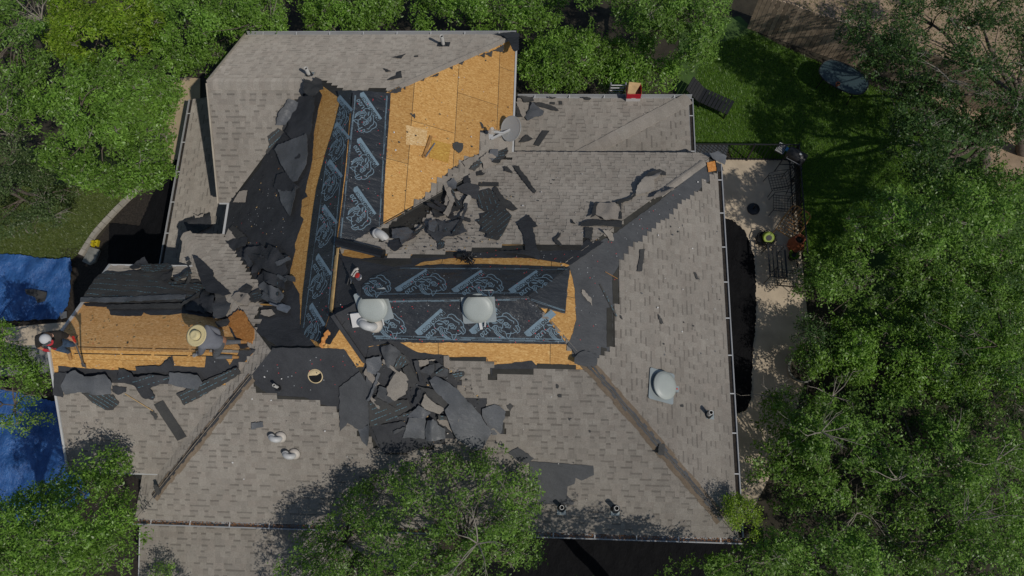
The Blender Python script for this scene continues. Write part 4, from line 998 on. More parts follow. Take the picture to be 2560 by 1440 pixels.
S_('s', 'MN', 'dark edge strip left of the raised tan block', [(1480,538),(1486,514),(1494,516),(1490,530),(1488,545),(1475,554)], .13, .02)
S_('s', 'MN', 'dark edge strip right of the raised tan block', [(1540,512),(1552,514),(1554,556),(1546,556),(1551,532)], .13, .02)
S_('s', 'MN', 'upright dark shingle bar below the horizontal one', [(1462,573),(1482,573),(1480,605),(1462,598)], .05, .01)
S_('t', 'ME', 'tan shingle sliver crossing the east hip', [(1500,576),(1518,578),(1528,586),(1530,604),(1520,604),(1514,592)], .07, .02)
S_('t', 'MN', 'tan torn shingles fanned along the east hip', [(1592,476),(1612,452),(1632,446),(1652,438),(1646,452),(1634,462),(1636,480),(1610,492),(1588,494)], .09, .04, tear=.02, crease=.05)
S_('s', 'MN', 'dark torn shingles above the fanned tan ones', [(1606,458),(1620,440),(1648,434),(1664,440),(1664,446),(1640,444),(1622,454)], .12, .03, [(90,.4,.06)])
S_('t', 'MN', 'pale cap shingle roll lying on the east hip', [(1640,490),(1668,472),(1682,478),(1684,486),(1650,502),(1630,504)], .09, .04, crease=.04)
S_('s', 'MN', 'curved dark strip above the raised tan block', [(1536,512),(1560,504),(1580,496),(1586,488),(1590,492),(1580,504),(1556,514),(1540,517)], .09, .02)
S_('g', 'ME', 'grey felt curled at the far east corner of the main roof', [(1766,388),(1786,382),(1806,396),(1804,416),(1790,410),(1774,402)], .12, .05, [(30,.4,.06)])
S_('o', 'ME', 'small orange board square at the east corner', [(1764,408),(1784,404),(1788,428),(1768,432)], .05, .0, tear=.004, thick=.012)
S_('f', 'ME', 'black felt bit under the grey corner curl', [(1786,408),(1800,412),(1804,430),(1788,432)], .06, .03)
# east hip
S_('s', 'ME', 'upright dark strip near the middle of the east hip', [(1597,625),(1609,624),(1607,642),(1601,680),(1589,680),(1594,650)], .05, .015)
S_('t', 'ME', 'tan shingle splinter on the dark felt band', [(1452,725),(1458,726),(1477,748),(1479,764),(1465,750),(1452,733)], .03, .01)
S_('s', 'ME', 'thin dotted sealant strip on the dark felt band', [(1496,711),(1500,711),(1541,791),(1537,793)], .03, .005, dash=(-64,.03), tear=0)
S_('s', 'ME', 'small dark sliver high on the east slope', [(1731,682),(1736,682),(1743,698),(1738,700)], .045, .01)
S_('s', 'ME', 'curved dark sliver in the middle of the east slope', [(1642,786),(1647,792),(1656,810),(1650,812),(1643,798)], .045, .015)
S_('s', 'ME', 'tiny dark chip beside the felt band', [(1547,789),(1551,790),(1554,800),(1549,797)], .045, .0)
S_('d', 'ME', 'grey felt lap folded at the top of the south east hip', [(1432,895),(1446,882),(1460,877),(1490,887),(1487,915),(1460,918),(1432,910)], .06, .03)
S_('s', 'ME', 'dark shingle patch stuck on the south east hip', [(1644,1108),(1658,1111),(1656,1140),(1639,1137)], .06, .02)
# south slope pile
S_('d', 'MS', 'tall grey felt sheet left of the debris pile', [(850,965),(877,945),(900,927),(922,960),(925,1000),(925,1070),(895,1070),(870,1055),(852,1076),(850,1010)], .05, .02)
S_('g', 'MS', 'pale curled felt tail under the tall grey sheet', [(897,1070),(925,1057),(925,1095),(920,1112),(907,1100)], .07, .04, [(0,.5,.08)])
S_('g', 'MS', 'grey felt square at the top of the debris pile', [(920,892),(955,885),(957,912),(942,932),(922,925),(917,902)], .12, .04)
S_('d', 'MS', 'dark folded felt at the head of the debris pile', [(957,862),(980,852),(1005,870),(1005,890),(985,920),(967,902),(960,880)], .13, .06, crease=.08)
S_('s', 'MS', 'dark dashed scrap at the head of the debris pile', [(985,917),(1003,878),(1015,883),(1028,902),(1005,914)], .18, .03, dash=(60,.07))
S_('t', 'MS', 'tan shingle wedge on the left of the debris pile', [(917,917),(935,932),(952,956),(942,962),(912,930)], .12, .02)
S_('g', 'MS', 'thin upright grey sliver in the debris pile', [(947,924),(955,927),(928,995),(921,997),(943,945)], .2, .02)
S_('d', 'MS', 'dark sheet under the thin sliver', [(920,930),(948,936),(945,965),(925,990),(916,960)], .07, .04)
S_('t', 'MS', 'large tan torn shingle sheet in the debris pile', [(1005,920),(1018,930),(1025,945),(1022,962),(1017,980),(990,997),(972,982),(970,962),(980,945),(990,930)], .15, .05, tear=.02, crease=.03)
S_('d', 'MS', 'grey felt scrap below the large tan sheet', [(950,960),(970,965),(975,985),(992,997),(965,1006),(944,990)], .11, .05)
S_('s', 'MS', 'dark granular strip leaning on the tan sheet', [(1010,915),(1027,902),(1047,945),(1040,960),(1025,960)], .2, .02, [(60,.4,.06)])
S_('d', 'MS', 'broad dark scrap on the right of the pile head', [(1045,927),(1065,912),(1100,900),(1122,920),(1120,937),(1082,937),(1067,930)], .1, .05, [(90,.4,.06)])
S_('g', 'MS', 'long grey felt sheet bent over the right of the pile', [(1075,945),(1090,934),(1120,942),(1145,960),(1165,982),(1200,1027),(1230,1075),(1210,1110),(1195,1120),(1145,1090),(1125,1045),(1115,1017),(1127,1002),(1090,970)], .14, .08, [(45,.35,.08)], crease=.06)
S_('s', 'MS', 'dark granular underside beside the long grey sheet', [(1047,960),(1090,970),(1127,1002),(1115,1017),(1075,985),(1060,970)], .16, .02)
S_('t', 'MS', 'tan shingle sheet in the middle of the pile', [(1065,980),(1085,1000),(1115,1017),(1100,1032),(1070,1020),(1055,1005)], .12, .04, tear=.015)
S_('s', 'MS', 'dashed shingle panel at the foot of the pile', [(922,1000),(1022,995),(1030,1015),(1010,1032),(950,1060),(927,1062)], .09, .02, dash=(24,.12))
S_('g', 'MS', 'small grey wedge right of the dashed panel', [(1020,1035),(1050,1007),(1080,1027),(1065,1037),(1035,1035)], .16, .05, [(-90,.4,.06)])
S_('g', 'MS', 'grey square sheet at the foot of the pile', [(1025,1040),(1067,1037),(1065,1060),(1065,1092),(1008,1090)], .1, .04)
S_('g', 'MS', 'grey folded sheet right of the square one', [(1070,1045),(1087,1035),(1097,1055),(1115,1067),(1115,1092),(1067,1094),(1065,1067)], .13, .06, crease=.07)
S_('t', 'MS', 'tan sliver between the grey sheets', [(1094,1046),(1112,1034),(1128,1052),(1132,1078),(1118,1064),(1100,1056)], .09, .02)
S_('f', 'MS', 'black felt under the tree shade at the pile foot', [(930,1062),(1008,1050),(1060,1092),(1090,1100),(1020,1128),(960,1130)], .05, .04)
S_('g', 'MS', 'rounded grey felt piece right of the pile', [(1206,1019),(1237,1008),(1251,1013),(1265,1027),(1258,1055),(1253,1081),(1231,1084),(1206,1036)], .06, .03)
S_('t', 'MS', 'tan strip under the rounded grey felt', [(1219,1056),(1228,1056),(1250,1082),(1248,1090),(1232,1084)], .08, .01)
S_('s', 'MS', 'grey five sided chip right of the pile', [(1267,1013),(1276,1006),(1284,1013),(1276,1026)], .045, .01)
S_('s', 'MS', 'dashed wedge at the upper right of the pile', [(1125,932),(1162,926),(1162,935),(1145,950)], .07, .03, dash=(10,.05))
S_('t', 'MS', 'upright tan strip over the bare board edge', [(1110,887),(1124,887),(1126,920),(1110,915)], .05, .01, tear=.003)
S_('t', 'MS', 'tan shingle patch left of the upright strip', [(1042,898),(1090,896),(1064,912),(1046,916)], .06, .02)
S_('d', 'MS', 'large flat felt patch on the lower south slope', [(1324,1151),(1483,1162),(1485,1185),(1453,1199),(1439,1192),(1436,1207),(1419,1213),(1417,1236),(1430,1248),(1431,1258),(1352,1258),(1335,1236),(1324,1213)], .045, .006, tear=.006)
S_('d', 'MS', 'grey felt triangle above the large flat patch', [(1270,1129),(1296,1116),(1335,1143),(1324,1154),(1301,1154)], .045, .012)
S_('d', 'MS', 'grey felt lap by the vent pipe on the lower slope', [(1400,1246),(1436,1250),(1434,1258),(1402,1258)], .06, .02)
S_('s', 'MS', 'upper dark chip near the top of the south east hip', [(1391,958),(1397,962),(1394,970),(1389,968)], .04, .0)
S_('s', 'MS', 'second dark chip below the top of the south east hip', [(1394,986),(1404,984),(1404,992),(1396,992)], .04, .0)
S_('s', 'MS', 'wedge shaped tiny chip in the middle of the south slope', [(1420,1042),(1430,1044),(1424,1050)], .04, .0)
S_('s', 'MS', 'smallest dark chip above the large flat patch', [(1471,1074),(1476,1074),(1475,1081)], .04, .0)
S_('s', 'ME', 'dark oval chip below the dome vent of the east slope', [(1697,1012),(1706,1012),(1706,1018),(1699,1018)], .04, .0)
S_('s', 'MS', 'black end cap stub at the lower tip of the south west hip', [(386,1212),(394,1208),(406,1228),(400,1236),(390,1224)], .06, .02)
S_('s', 'WW', 'dark missing shingle patch at the garage eave', [(330,1180),(358,1181),(356,1200),(334,1190)], .03, .0)
# torn strips lying thick in the two piles; nothing tells one from the next
def strips(k, zone, n, group, label, seed, mix='ssgdtf'):
    r = random.Random(seed); xs = [p[0] for p in zone]; ys = [p[1] for p in zone]; c = 0
    while c < n:
        x, y = r.uniform(min(xs), max(xs)), r.uniform(min(ys), max(ys))
        if not inpoly(x, y, zone): continue
        c += 1; a = r.uniform(0, 6.28); L, W = r.uniform(12, 34), r.uniform(3.5, 8); ca, sa = math.cos(a), math.sin(a); pts = []
        for u, v in ((-1, -1), (-.3, -1.15), (.35, -.85), (1, -1), (1.1, .1), (.9, 1), (.2, .8), (-.4, 1.1), (-1, .9)): u, v = u*L*r.uniform(.85, 1.1), v*W*r.uniform(.75, 1.15); pts.append((x+u*ca-v*sa, y+u*sa+v*ca))
        kd = r.choice(mix); S_(kd, k, label, pts, r.uniform(.1, .22), .025, [(r.uniform(0, 360), .5, r.uniform(.02, .07))], tear=.014, crease=r.uniform(0, .02), dash=(math.degrees(-a), .07) if kd == 's' and r.random() < .5 else None, group=group)
strips('MS', [(915,880),(1000,860),(1060,905),(1120,910),(1130,1000),(1180,1060),(1110,1090),(960,1090),(925,1000)], 14, 'torn strips in the south pile', 'torn roofing strip lying in the debris pile on the south slope', 61, 'ssftdts')
strips('W', [(620,640),(720,640),(725,760),(650,780),(600,720),(570,620)], 9, 'torn strips in the west valley', 'torn roofing strip lying in the debris heap of the west valley', 62, 'ssgdf')
strips('MN', [(1000,600),(1080,500),(1180,420),(1220,440),(1170,560),(1100,620)], 12, 'torn strips on the main north slope', 'torn roofing strip lying in the debris field north of the ridge', 63, 'ssttdf')
strips('DN', [(420,690),(520,700),(560,760),(540,790),(440,750)], 4, 'torn strips over the garage', 'torn roofing strip lying on the flipped shingle mat of the garage', 64, 'ssdf')
# fine crumbs: chips nobody could count
def crumbs(k, zones, seed):
    pl = PL[k]; r = random.Random(seed); b = MB()
    for poly, n, mi in zones:
        xs = [p[0] for p in poly]; ys = [p[1] for p in poly]
        for _ in range(n):
            x, y = r.uniform(min(xs), max(xs)), r.uniform(min(ys), max(ys))
            if not inpoly(x, y, poly): continue
            b.m = r.choice(mi); big = n > 400 and r.random() < .35; p = pl.P(x, y)+pl.n*(r.uniform(.06, .16) if big else r.uniform(.035, .05)); s = r.uniform(.05, .1) if big else r.uniform(.01, .04); a0 = r.uniform(0, 6.28)
            q = [p+(pl.ex*math.cos(a0+a)+pl.ey*math.sin(a0+a))*s*r.uniform(.3, 1)+pl.n*r.uniform(0, .05 if s > .05 else .015) for a in (0, 1.3, 2.6, 3.9, 5.1)]
            b.prism(q, [v-pl.n*.004 for v in q])
    o = b.build('roofing_crumbs', ['shingle_back', 'felt', 'lumber', 'white_card', 'leaf_litter', 'felt_back']); return o
for k, lb, z in (('MN', 'scattered fine roofing chips over the main north slope', [([(960,600),(1170,440),(1290,480),(1270,620),(980,640)], 320, [0, 0, 1, 0, 5, 2]), ([(1290,430),(1500,430),(1480,620),(1290,620)], 30, [0, 3])]),
                 ('MS', 'scattered fine roofing chips around the south debris pile', [([(880,900),(1130,890),(1260,1080),(960,1130)], 360, [0, 1, 5, 0, 0, 0, 5, 2]), ([(660,880),(1400,900),(1480,1250),(500,1200)], 70, [0, 3])]),
                 ('W', 'scattered fine roofing chips over the west slope', [([(580,520),(720,330),(740,700),(640,860),(600,640)], 150, [1, 0, 4, 5, 2])]),
                 ('ME', 'scattered fine roofing chips over the east slope', [([(1440,660),(1780,420),(1810,900),(1500,900)], 70, [0, 3, 5])]),
                 ('DN', 'scattered wood and shingle chips over the garage', [([(180,780),(640,780),(660,870),(150,870)], 50, [2, 2, 2, 0])]),
                 ('E1', 'scattered fine roofing chips on the bare east slope', [([(980,240),(1270,120),(1280,370),(960,560)], 60, [0, 2, 3])])):
    o = crumbs(k, z, len(lb)); kind(o, 'stuff'); o['label'] = lb; o['category'] = 'roofing chips'
# ================================================================== things on the roof
def dome_vent(label, k, x, y, ang, box=False):
    pl = PL[k]; p = pl.P(x, y)+pl.n*.05; f = frame_rot(pl, R_(ang)); t = thing('dome_vent', label, 'roof vent', p, 'dome roof vents')
    b = MB(); c = [(-.36,-.33),(-.33,-.36),(.33,-.36),(.36,-.33),(.36,.33),(.33,.36),(-.33,.36),(-.36,.33)]
    top = [p+f @ Vector((u, v, .012)) for u, v in c]; b.prism(top, [q-pl.n*.012 for q in top]); b.build('base_plate', 'vent_base', t)
    b = MB(); b.lathe(p, [(.26, .01), (.25, .11)], 32, rot=f); b.build('collar', 'vent_base', t)
    b = MB(); b.lathe(p, [(.29, .105), (.318, .1), (.325, .115), (.322, .135), (.3, .142), (.29, .15), (.27, .165), (.22, .178), (.14, .188), (.05, .192)], 40, rot=f); b.build('dome', 'vent_dome', t, smooth=True)
    if box:
        b = MB(); b.box(p+f @ Vector((.36, .0, .06)), .12, .14, .1, f); b.build('wiring_box', 'vent_base', t)
        b = MB(); b.lathe(p+f @ Vector((.36, .0, .11)), [(.02, 0), (.02, .01)], 10, rot=f); b.build('knockout', 'red_plastic', t)
    else:
        b = MB()
        b.bar(p+f @ Vector((.0, -.3, .05)), p+f @ Vector((.02, -.5, .04)), .06, .012); b.bar(p+f @ Vector((.12, -.3, .05)), p+f @ Vector((.1, -.45, .03)), .03, .02); b.build('motor_bracket', 'white_metal', t)
    return t
dome_vent('dome roof vent beside the white box and gooseneck at the ridge west end', 'MS', 936, 764, 14)
dome_vent('dome roof vent in the middle of the printed underlayment', 'MS', 1197, 765, 5)
dome_vent('dome roof vent standing on the east slope shingles', 'ME', 1650, 966, -6, True)

def gooseneck(label, k, x, y, ang, sc=1., plate=True):
    pl = PL[k]; p = pl.P(x, y)+pl.n*.03; f = frame_rot(pl, R_(ang)); t = thing('gooseneck_vent', label, 'roof vent', p, 'white gooseneck vents')
    def Q(a, b_, c): return p+f @ Vector((a*sc, b_*sc, c*sc))
    if plate:
        b = MB(); c = [(-.15,-.15),(.15,-.15),(.15,.15),(-.15,.15)]; top = [Q(u, v, .01) for u, v in c]; b.prism(top, [q-pl.n*.01 for q in top]); b.build('flange', 'vent_beige', t)
    b = MB(); b.lathe(p, [(.2*sc, .008), (.19*sc, .07*sc), (.13*sc, .14*sc)], 22, rot=f); b.build('cone', 'vent_beige', t, smooth=True)
    b = MB(); pts = [Q(.1*0-.0-.0, 0, .1)]
    for i in range(9):
        a = math.pi*i/8; pts.append(Q(-.13+.13*math.cos(a), 0, .17+.12*math.sin(a)))
    b.tube(pts, [.1*sc]+[.098*sc]*9, 18); b.build('neck', 'white_metal', t, smooth=True)
    b = MB(); b.lathe(Q(-.26, 0, .19), [(.118*sc, -.045*sc), (.122*sc, 0), (.112*sc, .03*sc), (.06*sc, .055*sc), (.02*sc, .06*sc)], 22, rot=f); b.build('hood', 'white_metal', t, smooth=True)
gooseneck('beige gooseneck vent at the lower end of the ridge underlayment', 'E1', 956, 612, -35, 1.05, False)
gooseneck('beige gooseneck vent lying against the west dome vent', 'MS', 938, 810, -20, .92)
gooseneck('upper of two white gooseneck vents on the south slope', 'MS', 704, 1090, -14, .68)
gooseneck('lower of two white gooseneck vents on the south slope', 'MS', 738, 1132, -14, .68)
pl = PL['MS']; p = pl.P(901, 795)+pl.n*.035; f = frame_rot(pl, R_(8)); t = thing('white_box', 'low white box with a blue shaded lid beside the west dome vent', 'box', p)
b = MB(); b.box(p+pl.n*.05, .32, .3, .1, f); b.build('box_body', 'white_card', t); b = MB(); b.box(p+pl.n*.107, .33, .31, .012, f); b.build('lid', 'white_card', t)

def vent_pipe(label, k, x, y, h, r=.05, plate='vent_base', ps=(.2, .24)):
    pl = PL[k]; p = pl.P(x, y)+pl.n*.03; b = MB(); up = Vector((0, 0, 1))
    b.tube([p, p+up*h], r, 16, False)
    b.tube([p+up*h, p+up*(h-.06)], r*.8, 16, False)
    ring = [p+up*h+Vector((math.cos(a)*q, math.sin(a)*q, 0)) for q in (r, r*.8) for a in [6.2832*j/16 for j in range(16)]]
    b.add(ring, [(j, (j+1) % 16, 16+(j+1) % 16, 16+j) for j in range(16)])
    o = b.build('vent_pipe', 'pvc', house, smooth=False); o['label'] = label
    f = frame_rot(pl); g = MB(); q = p-Vector((pl.g.x, pl.g.y, pl.slope)).normalized()*ps[1]*.22; g.box(q+pl.n*.006, ps[0] if abs(pl.g.y) > .5 else ps[1], ps[1] if abs(pl.g.y) > .5 else ps[0], .008, f); g.build('flashing', plate, o)
    g = MB(); g.lathe(p, [(r*2., .01), (r*1.5, .05), (r*1.15, .1)], 16, rot=f); g.build('rubber_boot', 'black_plastic', o)
    g = MB(); g.lathe(p+up*(h-.05), [(r*.78, 0), (r*.78, .002)], 12); g.build('bore', 'hole_dark', o)
vent_pipe('tall white pipe near the north gutter', 'N', 1109, 116, .42, .05, 'felt', (.34, .3))
vent_pipe('white pipe above the ridge caps of the gabled wing', 'N', 774, 191, .32, .05)
vent_pipe('white pipe stub on the felt left of the round hole', 'MS', 697, 968, .3, .035, 'felt', (.12, .12))
vent_pipe('grey pipe on the lower south slope, left one', 'MS', 1404, 1268, .36, .05)
vent_pipe('grey pipe on the lower south slope, right one', 'MS', 1538, 1270, .4, .055)
vent_pipe('grey pipe on the east slope', 'ME', 1768, 1037, .36, .05)

# satellite dish
pl = PL['E1']; base = pl.P(1225, 350)+pl.n*.03; t = thing('satellite_dish', 'grey oval satellite dish on an arm at the bare roof edge', 'satellite dish', base)
nd = Vector((-.58, -.27, .77)).normalized(); c = pl.P(1262, 336)+pl.n*.36; rot = nd.to_track_quat('Z', 'Y').to_matrix()
b = MB(); prof = [(.0+i*.0333, .00+.35*(i*.0333)**2) for i in range(1, 11)]; b.lathe(c, prof, 36, rot=rot, cap=False); b.lathe(c-nd*.01, [(.335, .04), (.345, .042), (.345, .03), (.3, .012), (.1, -.015), (.02, -.018)], 36, rot=rot); b.build('reflector', 'dish', t, smooth=True)
lnb = pl.P(1213, 343)+pl.n*.34; b = MB(); b.bar(c-nd*.02, base+pl.n*.02, .05, .05); b.bar(base+pl.n*.02, base+pl.n*.02+Vector((0, .18, 0)), .12, .02); b.build('mast', 'white_metal', t)
b = MB(); b.bar(pl.P(1247, 344)+pl.n*.3, lnb, .035, .04); b.build('feed_arm', 'white_metal', t); b = MB(); b.box(lnb, .1, .09, .11, rot); b.lathe(lnb+Vector((.03, .05, .04)), [(.04, 0), (.045, .05)], 12); b.build('feed_horn', 'vent_beige', t)
for a_ in (.1, 2.2, 4.3):
    b = MB(); b.lathe(c+rot @ Vector((.12*math.cos(a_), .12*math.sin(a_), .012)), [(.012, 0), (.01, .006)], 8, rot=rot); b.build('bolt', 'steel', t)

# roll of underlayment
pl = PL['W']; a, c = PL['E1'].P(846, 611)+Vector((0, 0, .14)), PL['MN'].P(963, 640)+Vector((0, 0, .14)); t = thing('underlayment_roll', 'glossy black roll of underlayment lying across the ridge end', 'roll', (a+c)/2)
b = MB(); b.tube([a, c], .1, 24); b.build('roll_body', 'black_plastic', t, smooth=False); d = (c-a).normalized(); b = MB(); b.tube([a-d*.004, a+d*.01], .04, 14); b.build('core', 'cardboard', t)
p = (a+c)/2+d.cross(Vector((0, 0, 1)))*.07; b = MB(); b.bar(p-d*.55+Vector((0, 0, .06)), p+d*.55+Vector((0, 0, .06)), .1, .006, Vector((.3, -.3, 1))); b.build('loose_edge', 'synthetic', t)
# long black bar along the hip
pl = PL['MS']; a, c = pl.P(833, 786)+pl.n*.06, pl.P(914, 902)+pl.n*.06; o = MB().bar(a, c, .09, .05, pl.n).build('hip_cap_strip', 'felt', at=(a+c)/2); tag(o, 'long straight black strip lying diagonally over the hip', 'roofing strip')
# orange lumber and broken wood
for nm, lb, k, a, c, wd, th, m_, cat in (('board', 'short orange board leaning on the bare slope', 'E1', (1076,342), (1058,392), .07, .03, 'chair_wood', 'board'), ('pry_bar', 'grey flat pry bar beside the yellow board square', 'E1', (1085,360), (1062,394), .03, .02, 'steel', 'pry bar'),
    ('lumber_stick', 'short wooden stick below the nail gun', 'W', (885,705), (896,717), .03, .03, 'lumber', 'wood stick'), ('lath', 'thin tan lath on the garage slope by the long dark board', 'DS', (315,982), (385,1025), .014, .01, 'lumber', 'lath'), ('lath', 'thin brown twig on the dark felt band', 'ME', (1510,681), (1540,698), .012, .01, 'chair_wood', 'twig')):
    pl = PL[k]; A, C = pl.P(*a)+pl.n*.05, pl.P(*c)+pl.n*.05; b = MB(); b.bar(A, C, wd, th, pl.n); b.box(C, wd*1.3, wd*.8, th, frame_rot(pl, .6)); tag(b.build(nm, m_, at=(A+C)/2), lb, cat)
V, F, I = sheet_geo(PL['MS'], [(800,858),(806,845),(822,822),(828,830),(818,845),(808,868)], .06, .012, .03, tear=.03, seed=91); c = PL['MS'].P(815, 846); tag(mesh('board_scrap', V, F, 'osb_core', at=c), 'splintered orange board sliver at the foot of the ridge underlayment', 'board scrap')
# roofing shovel
pl = PL['WN']; A, B, C = PL['DN'].P(614, 762)+Vector((0,0,.1)), pl.P(688, 775)+pl.n*.16, pl.P(726, 783)+pl.n*.1; t = thing('roofing_shovel', 'roofing shovel with orange wooden handle lying in the garage valley', 'shovel', B)
b = MB(); b.tube([A, B], .02, 10); b.build('handle', 'handle_wood', t); d = (C-B).normalized(); b = MB(); b.tube([B-d*.1, B+d*.12], [.024, .02], 10); b.build('socket', 'steel', t)
s = d.cross(pl.n).normalized(); b = MB(); q = [B+d*.1+s*.05, B+d*.16+s*.11, C+s*.115, C-s*.115, B+d*.16-s*.11, B+d*.1-s*.05]; b.prism([v+pl.n*.008 for v in q], q); b.build('blade', 'steel', t)
# nail gun
pl = PL['W']; P0 = PL['W'].P(893, 690)+Vector((0, 0, .06)); t = thing('nail_gun', 'black and beige coil nail gun with red part by the ridge end', 'nail gun', P0); f = frame_rot(pl, R_(55))
def Q(a, b_, c): return P0+f @ Vector((a, b_, c))
b = MB(); b.tube([Q(-.17, .06, .02), Q(-.05, .075, .05), Q(.09, .05, .06), Q(.15, 0, .05)], [.018, .03, .036, .03], 10); b.build('body', 'vent_beige', t, smooth=True)
b = MB(); b.tube([Q(-.22, .0, .02), Q(-.12, .02, .04), Q(.0, -.0, .05), Q(.1, -.03, .05)], [.016, .024, .03, .024], 10); b.build('grip', 'vent_beige', t, smooth=True)
b = MB(); b.tube([Q(-.3, .12, 0), Q(-.15, .13, .03), Q(.05, .12, .05), Q(.16, .07, .05), Q(.14, .02, .05)], .02, 8); b.tube([Q(-.2, .035, .03), Q(0, .035, .06), Q(.1, .01, .06)], .014, 8); b.build('rubber_guard', 'black_plastic', t)
b = MB(); b.lathe(Q(.02, -.09, .02), [(.02, .0), (.06, .01), (.06, .05), (.02, .06)], 16, rot=f); b.build('magazine', 'red_plastic', t)
b = MB(); b.lathe(Q(-.0, -.15, .02), [(.08, .0), (.085, .02), (.08, .03)], 16, rot=f); b.build('coil', 'steel', t)
# tangle of straps
pl = PL['MN']; P0 = pl.P(1172, 655)+pl.n*.04; b = MB(); r = random.Random(3)
for i in range(26):
    a = r.uniform(0, 6.28); q = P0+(pl.ex*math.cos(a)+pl.ey*math.sin(a))*r.uniform(0, .08)
    b.tube([q+pl.n*.02, q+pl.ex*r.uniform(-.12, .12)+pl.ey*r.uniform(-.12, .12)+pl.n*r.uniform(.06, .16), q+pl.ex*r.uniform(-.2, .2)+pl.ey*r.uniform(-.2, .16)+pl.n*r.uniform(.0, .08)], r.uniform(.006, .014), 5)
b.lathe(P0+pl.ex*-.06+pl.ey*.08+pl.n*.12, [(.05, -.01), (.055, .01), (.03, .012)], 12); b.box(P0+pl.ex*-.15+pl.ey*.1+pl.n*.04, .24, .12, .06, frame_rot(pl)); t = b.build('strap_bundle', 'black_plastic', at=P0); tag(t, 'tangled bundle of black straps on the main ridge', 'straps')
# red carton and ladder at the low roof
pl = PL['EN']; P0 = pl.P(1582, 256)+Vector((0, .17, .02)); t = thing('carton', 'open red and white carton standing on the low roof gutter edge', 'carton', P0)
b = MB(); b.box(P0+Vector((0, 0, .075)), .4, .3, .15); b.build('white_band', 'white_card', t)
b = MB(); w_, d_, h_ = .4, .3, .38
for cx, cy, sx, sy in ((0, -d_/2, w_, .008), (0, d_/2, w_, .008), (-w_/2, 0, .008, d_-.01), (w_/2, 0, .008, d_-.01)): b.box(P0+Vector((cx, cy, .151+(h_-.15)/2)), sx, sy, h_-.15)
b.build('side', 'red_card', t); b = MB(); b.box(P0+Vector((0, 0, .16)), w_-.02, d_-.02, .01); b.build('inside', 'cardboard', t)
b = MB(); z0 = h_+.004; q = [P0+Vector((-w_/2, d_/2, z0)), P0+Vector((-w_/2+.01, -d_/2+.02, z0)), P0+Vector((.02, -d_/2+.02, z0)), P0+Vector((w_/2-.01, d_/2, z0+.09)), P0+Vector((-w_/2+.05, d_/2+.03, z0+.1))]; b.prism([v+Vector((0, 0, .006)) for v in q], q); b.build('flap', 'cardboard', t)
b = MB(); b.box(P0+Vector((0, -d_/2-.006, .17)), .12, .004, .02); b.build('printed_label', 'white_card', t)
top = Vector((PZ(1546, 240, zEl+.5).x, yE2+.16, zEl+.5)); foot = top+Vector((0, 1.1, -zEl-.5)); t = thing('ladder', 'grey aluminium ladder leaning on the low roof gutter', 'ladder', foot)
d = (top-foot).normalized()
for s_ in (-.21, .21):
    b = MB(); b.bar(foot+Vector((s_, 0, 0)), top+d*.12+Vector((s_, 0, 0)), .03, .07, Vector((0, 1, .3))); b.build('rail', 'steel', t)
for i in range(11):
    b = MB(); p = foot+d*(.25+.31*i); b.tube([p-Vector((.21, 0, 0)), p+Vector((.21, 0, 0))], .016, 8); b.build('rung', 'white_metal', t)

# ================================================================== the two roofers
def person(lb, J, E, Rd, groups, mats, base, name='person'):
    """continuous skinned body. J joints (world), E edges, Rd radii, groups joint -> material index"""
    names = list(J); me = bpy.data.meshes.new('body'); me.from_pydata([J[n] for n in names], [(names.index(a), names.index(b_)) for a, b_ in E], [])
    o = bpy.data.objects.new('tmp', me); COL.objects.link(o); md = o.modifiers.new('s', 'SKIN'); md.use_smooth_shade = True
    for i, n in enumerate(names):
        v = me.skin_vertices[0].data[i]; v.radius = Rd[n] if isinstance(Rd[n], tuple) else (Rd[n], Rd[n]); v.use_root = (n == 'pelvis')
    s2 = o.modifiers.new('u', 'SUBSURF'); s2.levels = 2; s2.render_levels = 2
    ev = o.evaluated_get(bpy.context.evaluated_depsgraph_get()).to_mesh()
    V = [v.co.copy() for v in ev.vertices]; F = [tuple(p.vertices) for p in ev.polygons]
    bpy.data.objects.remove(o)
    segs = [(J[a], J[b_], groups.get((a, b_), groups.get(b_, 0))) for a, b_ in E]
    def near(p):
        best, g = 9, 0
        for a, b_, gi in segs:
            ab = b_-a; s = max(0, min(1, (p-a).dot(ab)/max(1e-9, ab.length_squared))); dd = (p-a-ab*s).length
            if dd < best: best, g = dd, gi
        return g
    I = [near(sum((V[i] for i in f), Vector((0, 0, 0)))/len(f)) for f in F]
    t = thing(name, lb, 'person', base); mesh('body', V, F, mats, t, True, I); return t
def hand(J, E, Rd, G, wr, tag_, d, side, gi):
    """palm and five bent fingers continuing from wrist joint wr"""
    w0 = J[wr]; d = Vector(d).normalized(); s = Vector(side).normalized(); n = d.cross(s).normalized(); pm = 'palm'+tag_
    J[pm] = w0+d*.055; E.append((wr, pm)); Rd[pm] = (.026, .04); G[pm] = gi
    for i, (o_, L) in enumerate(((-.035, .055), (-.013, .072), (.009, .078), (.031, .068))):
        k1, k2, k3 = f'f{i}a'+tag_, f'f{i}b'+tag_, f'f{i}c'+tag_
        J[k1] = w0+d*.095+s*o_; J[k2] = J[k1]+d*L*.5-n*.006; J[k3] = J[k2]+d*L*.4-n*.022
        E += [(pm, k1), (k1, k2), (k2, k3)]
        for q in (k1, k2, k3): Rd[q] = .0095; G[q] = gi
    k1, k2 = 'ta'+tag_, 'tb'+tag_; J[k1] = w0+d*.04+s*.055; J[k2] = J[k1]+d*.045+s*.018; E += [(pm, k1), (k1, k2)]; Rd[k1] = .012; Rd[k2] = .0095; G[k1] = G[k2] = gi
def H(x, y, z): return PZ(x, y, z)
zr = R3('DN', xD+1, yD).z
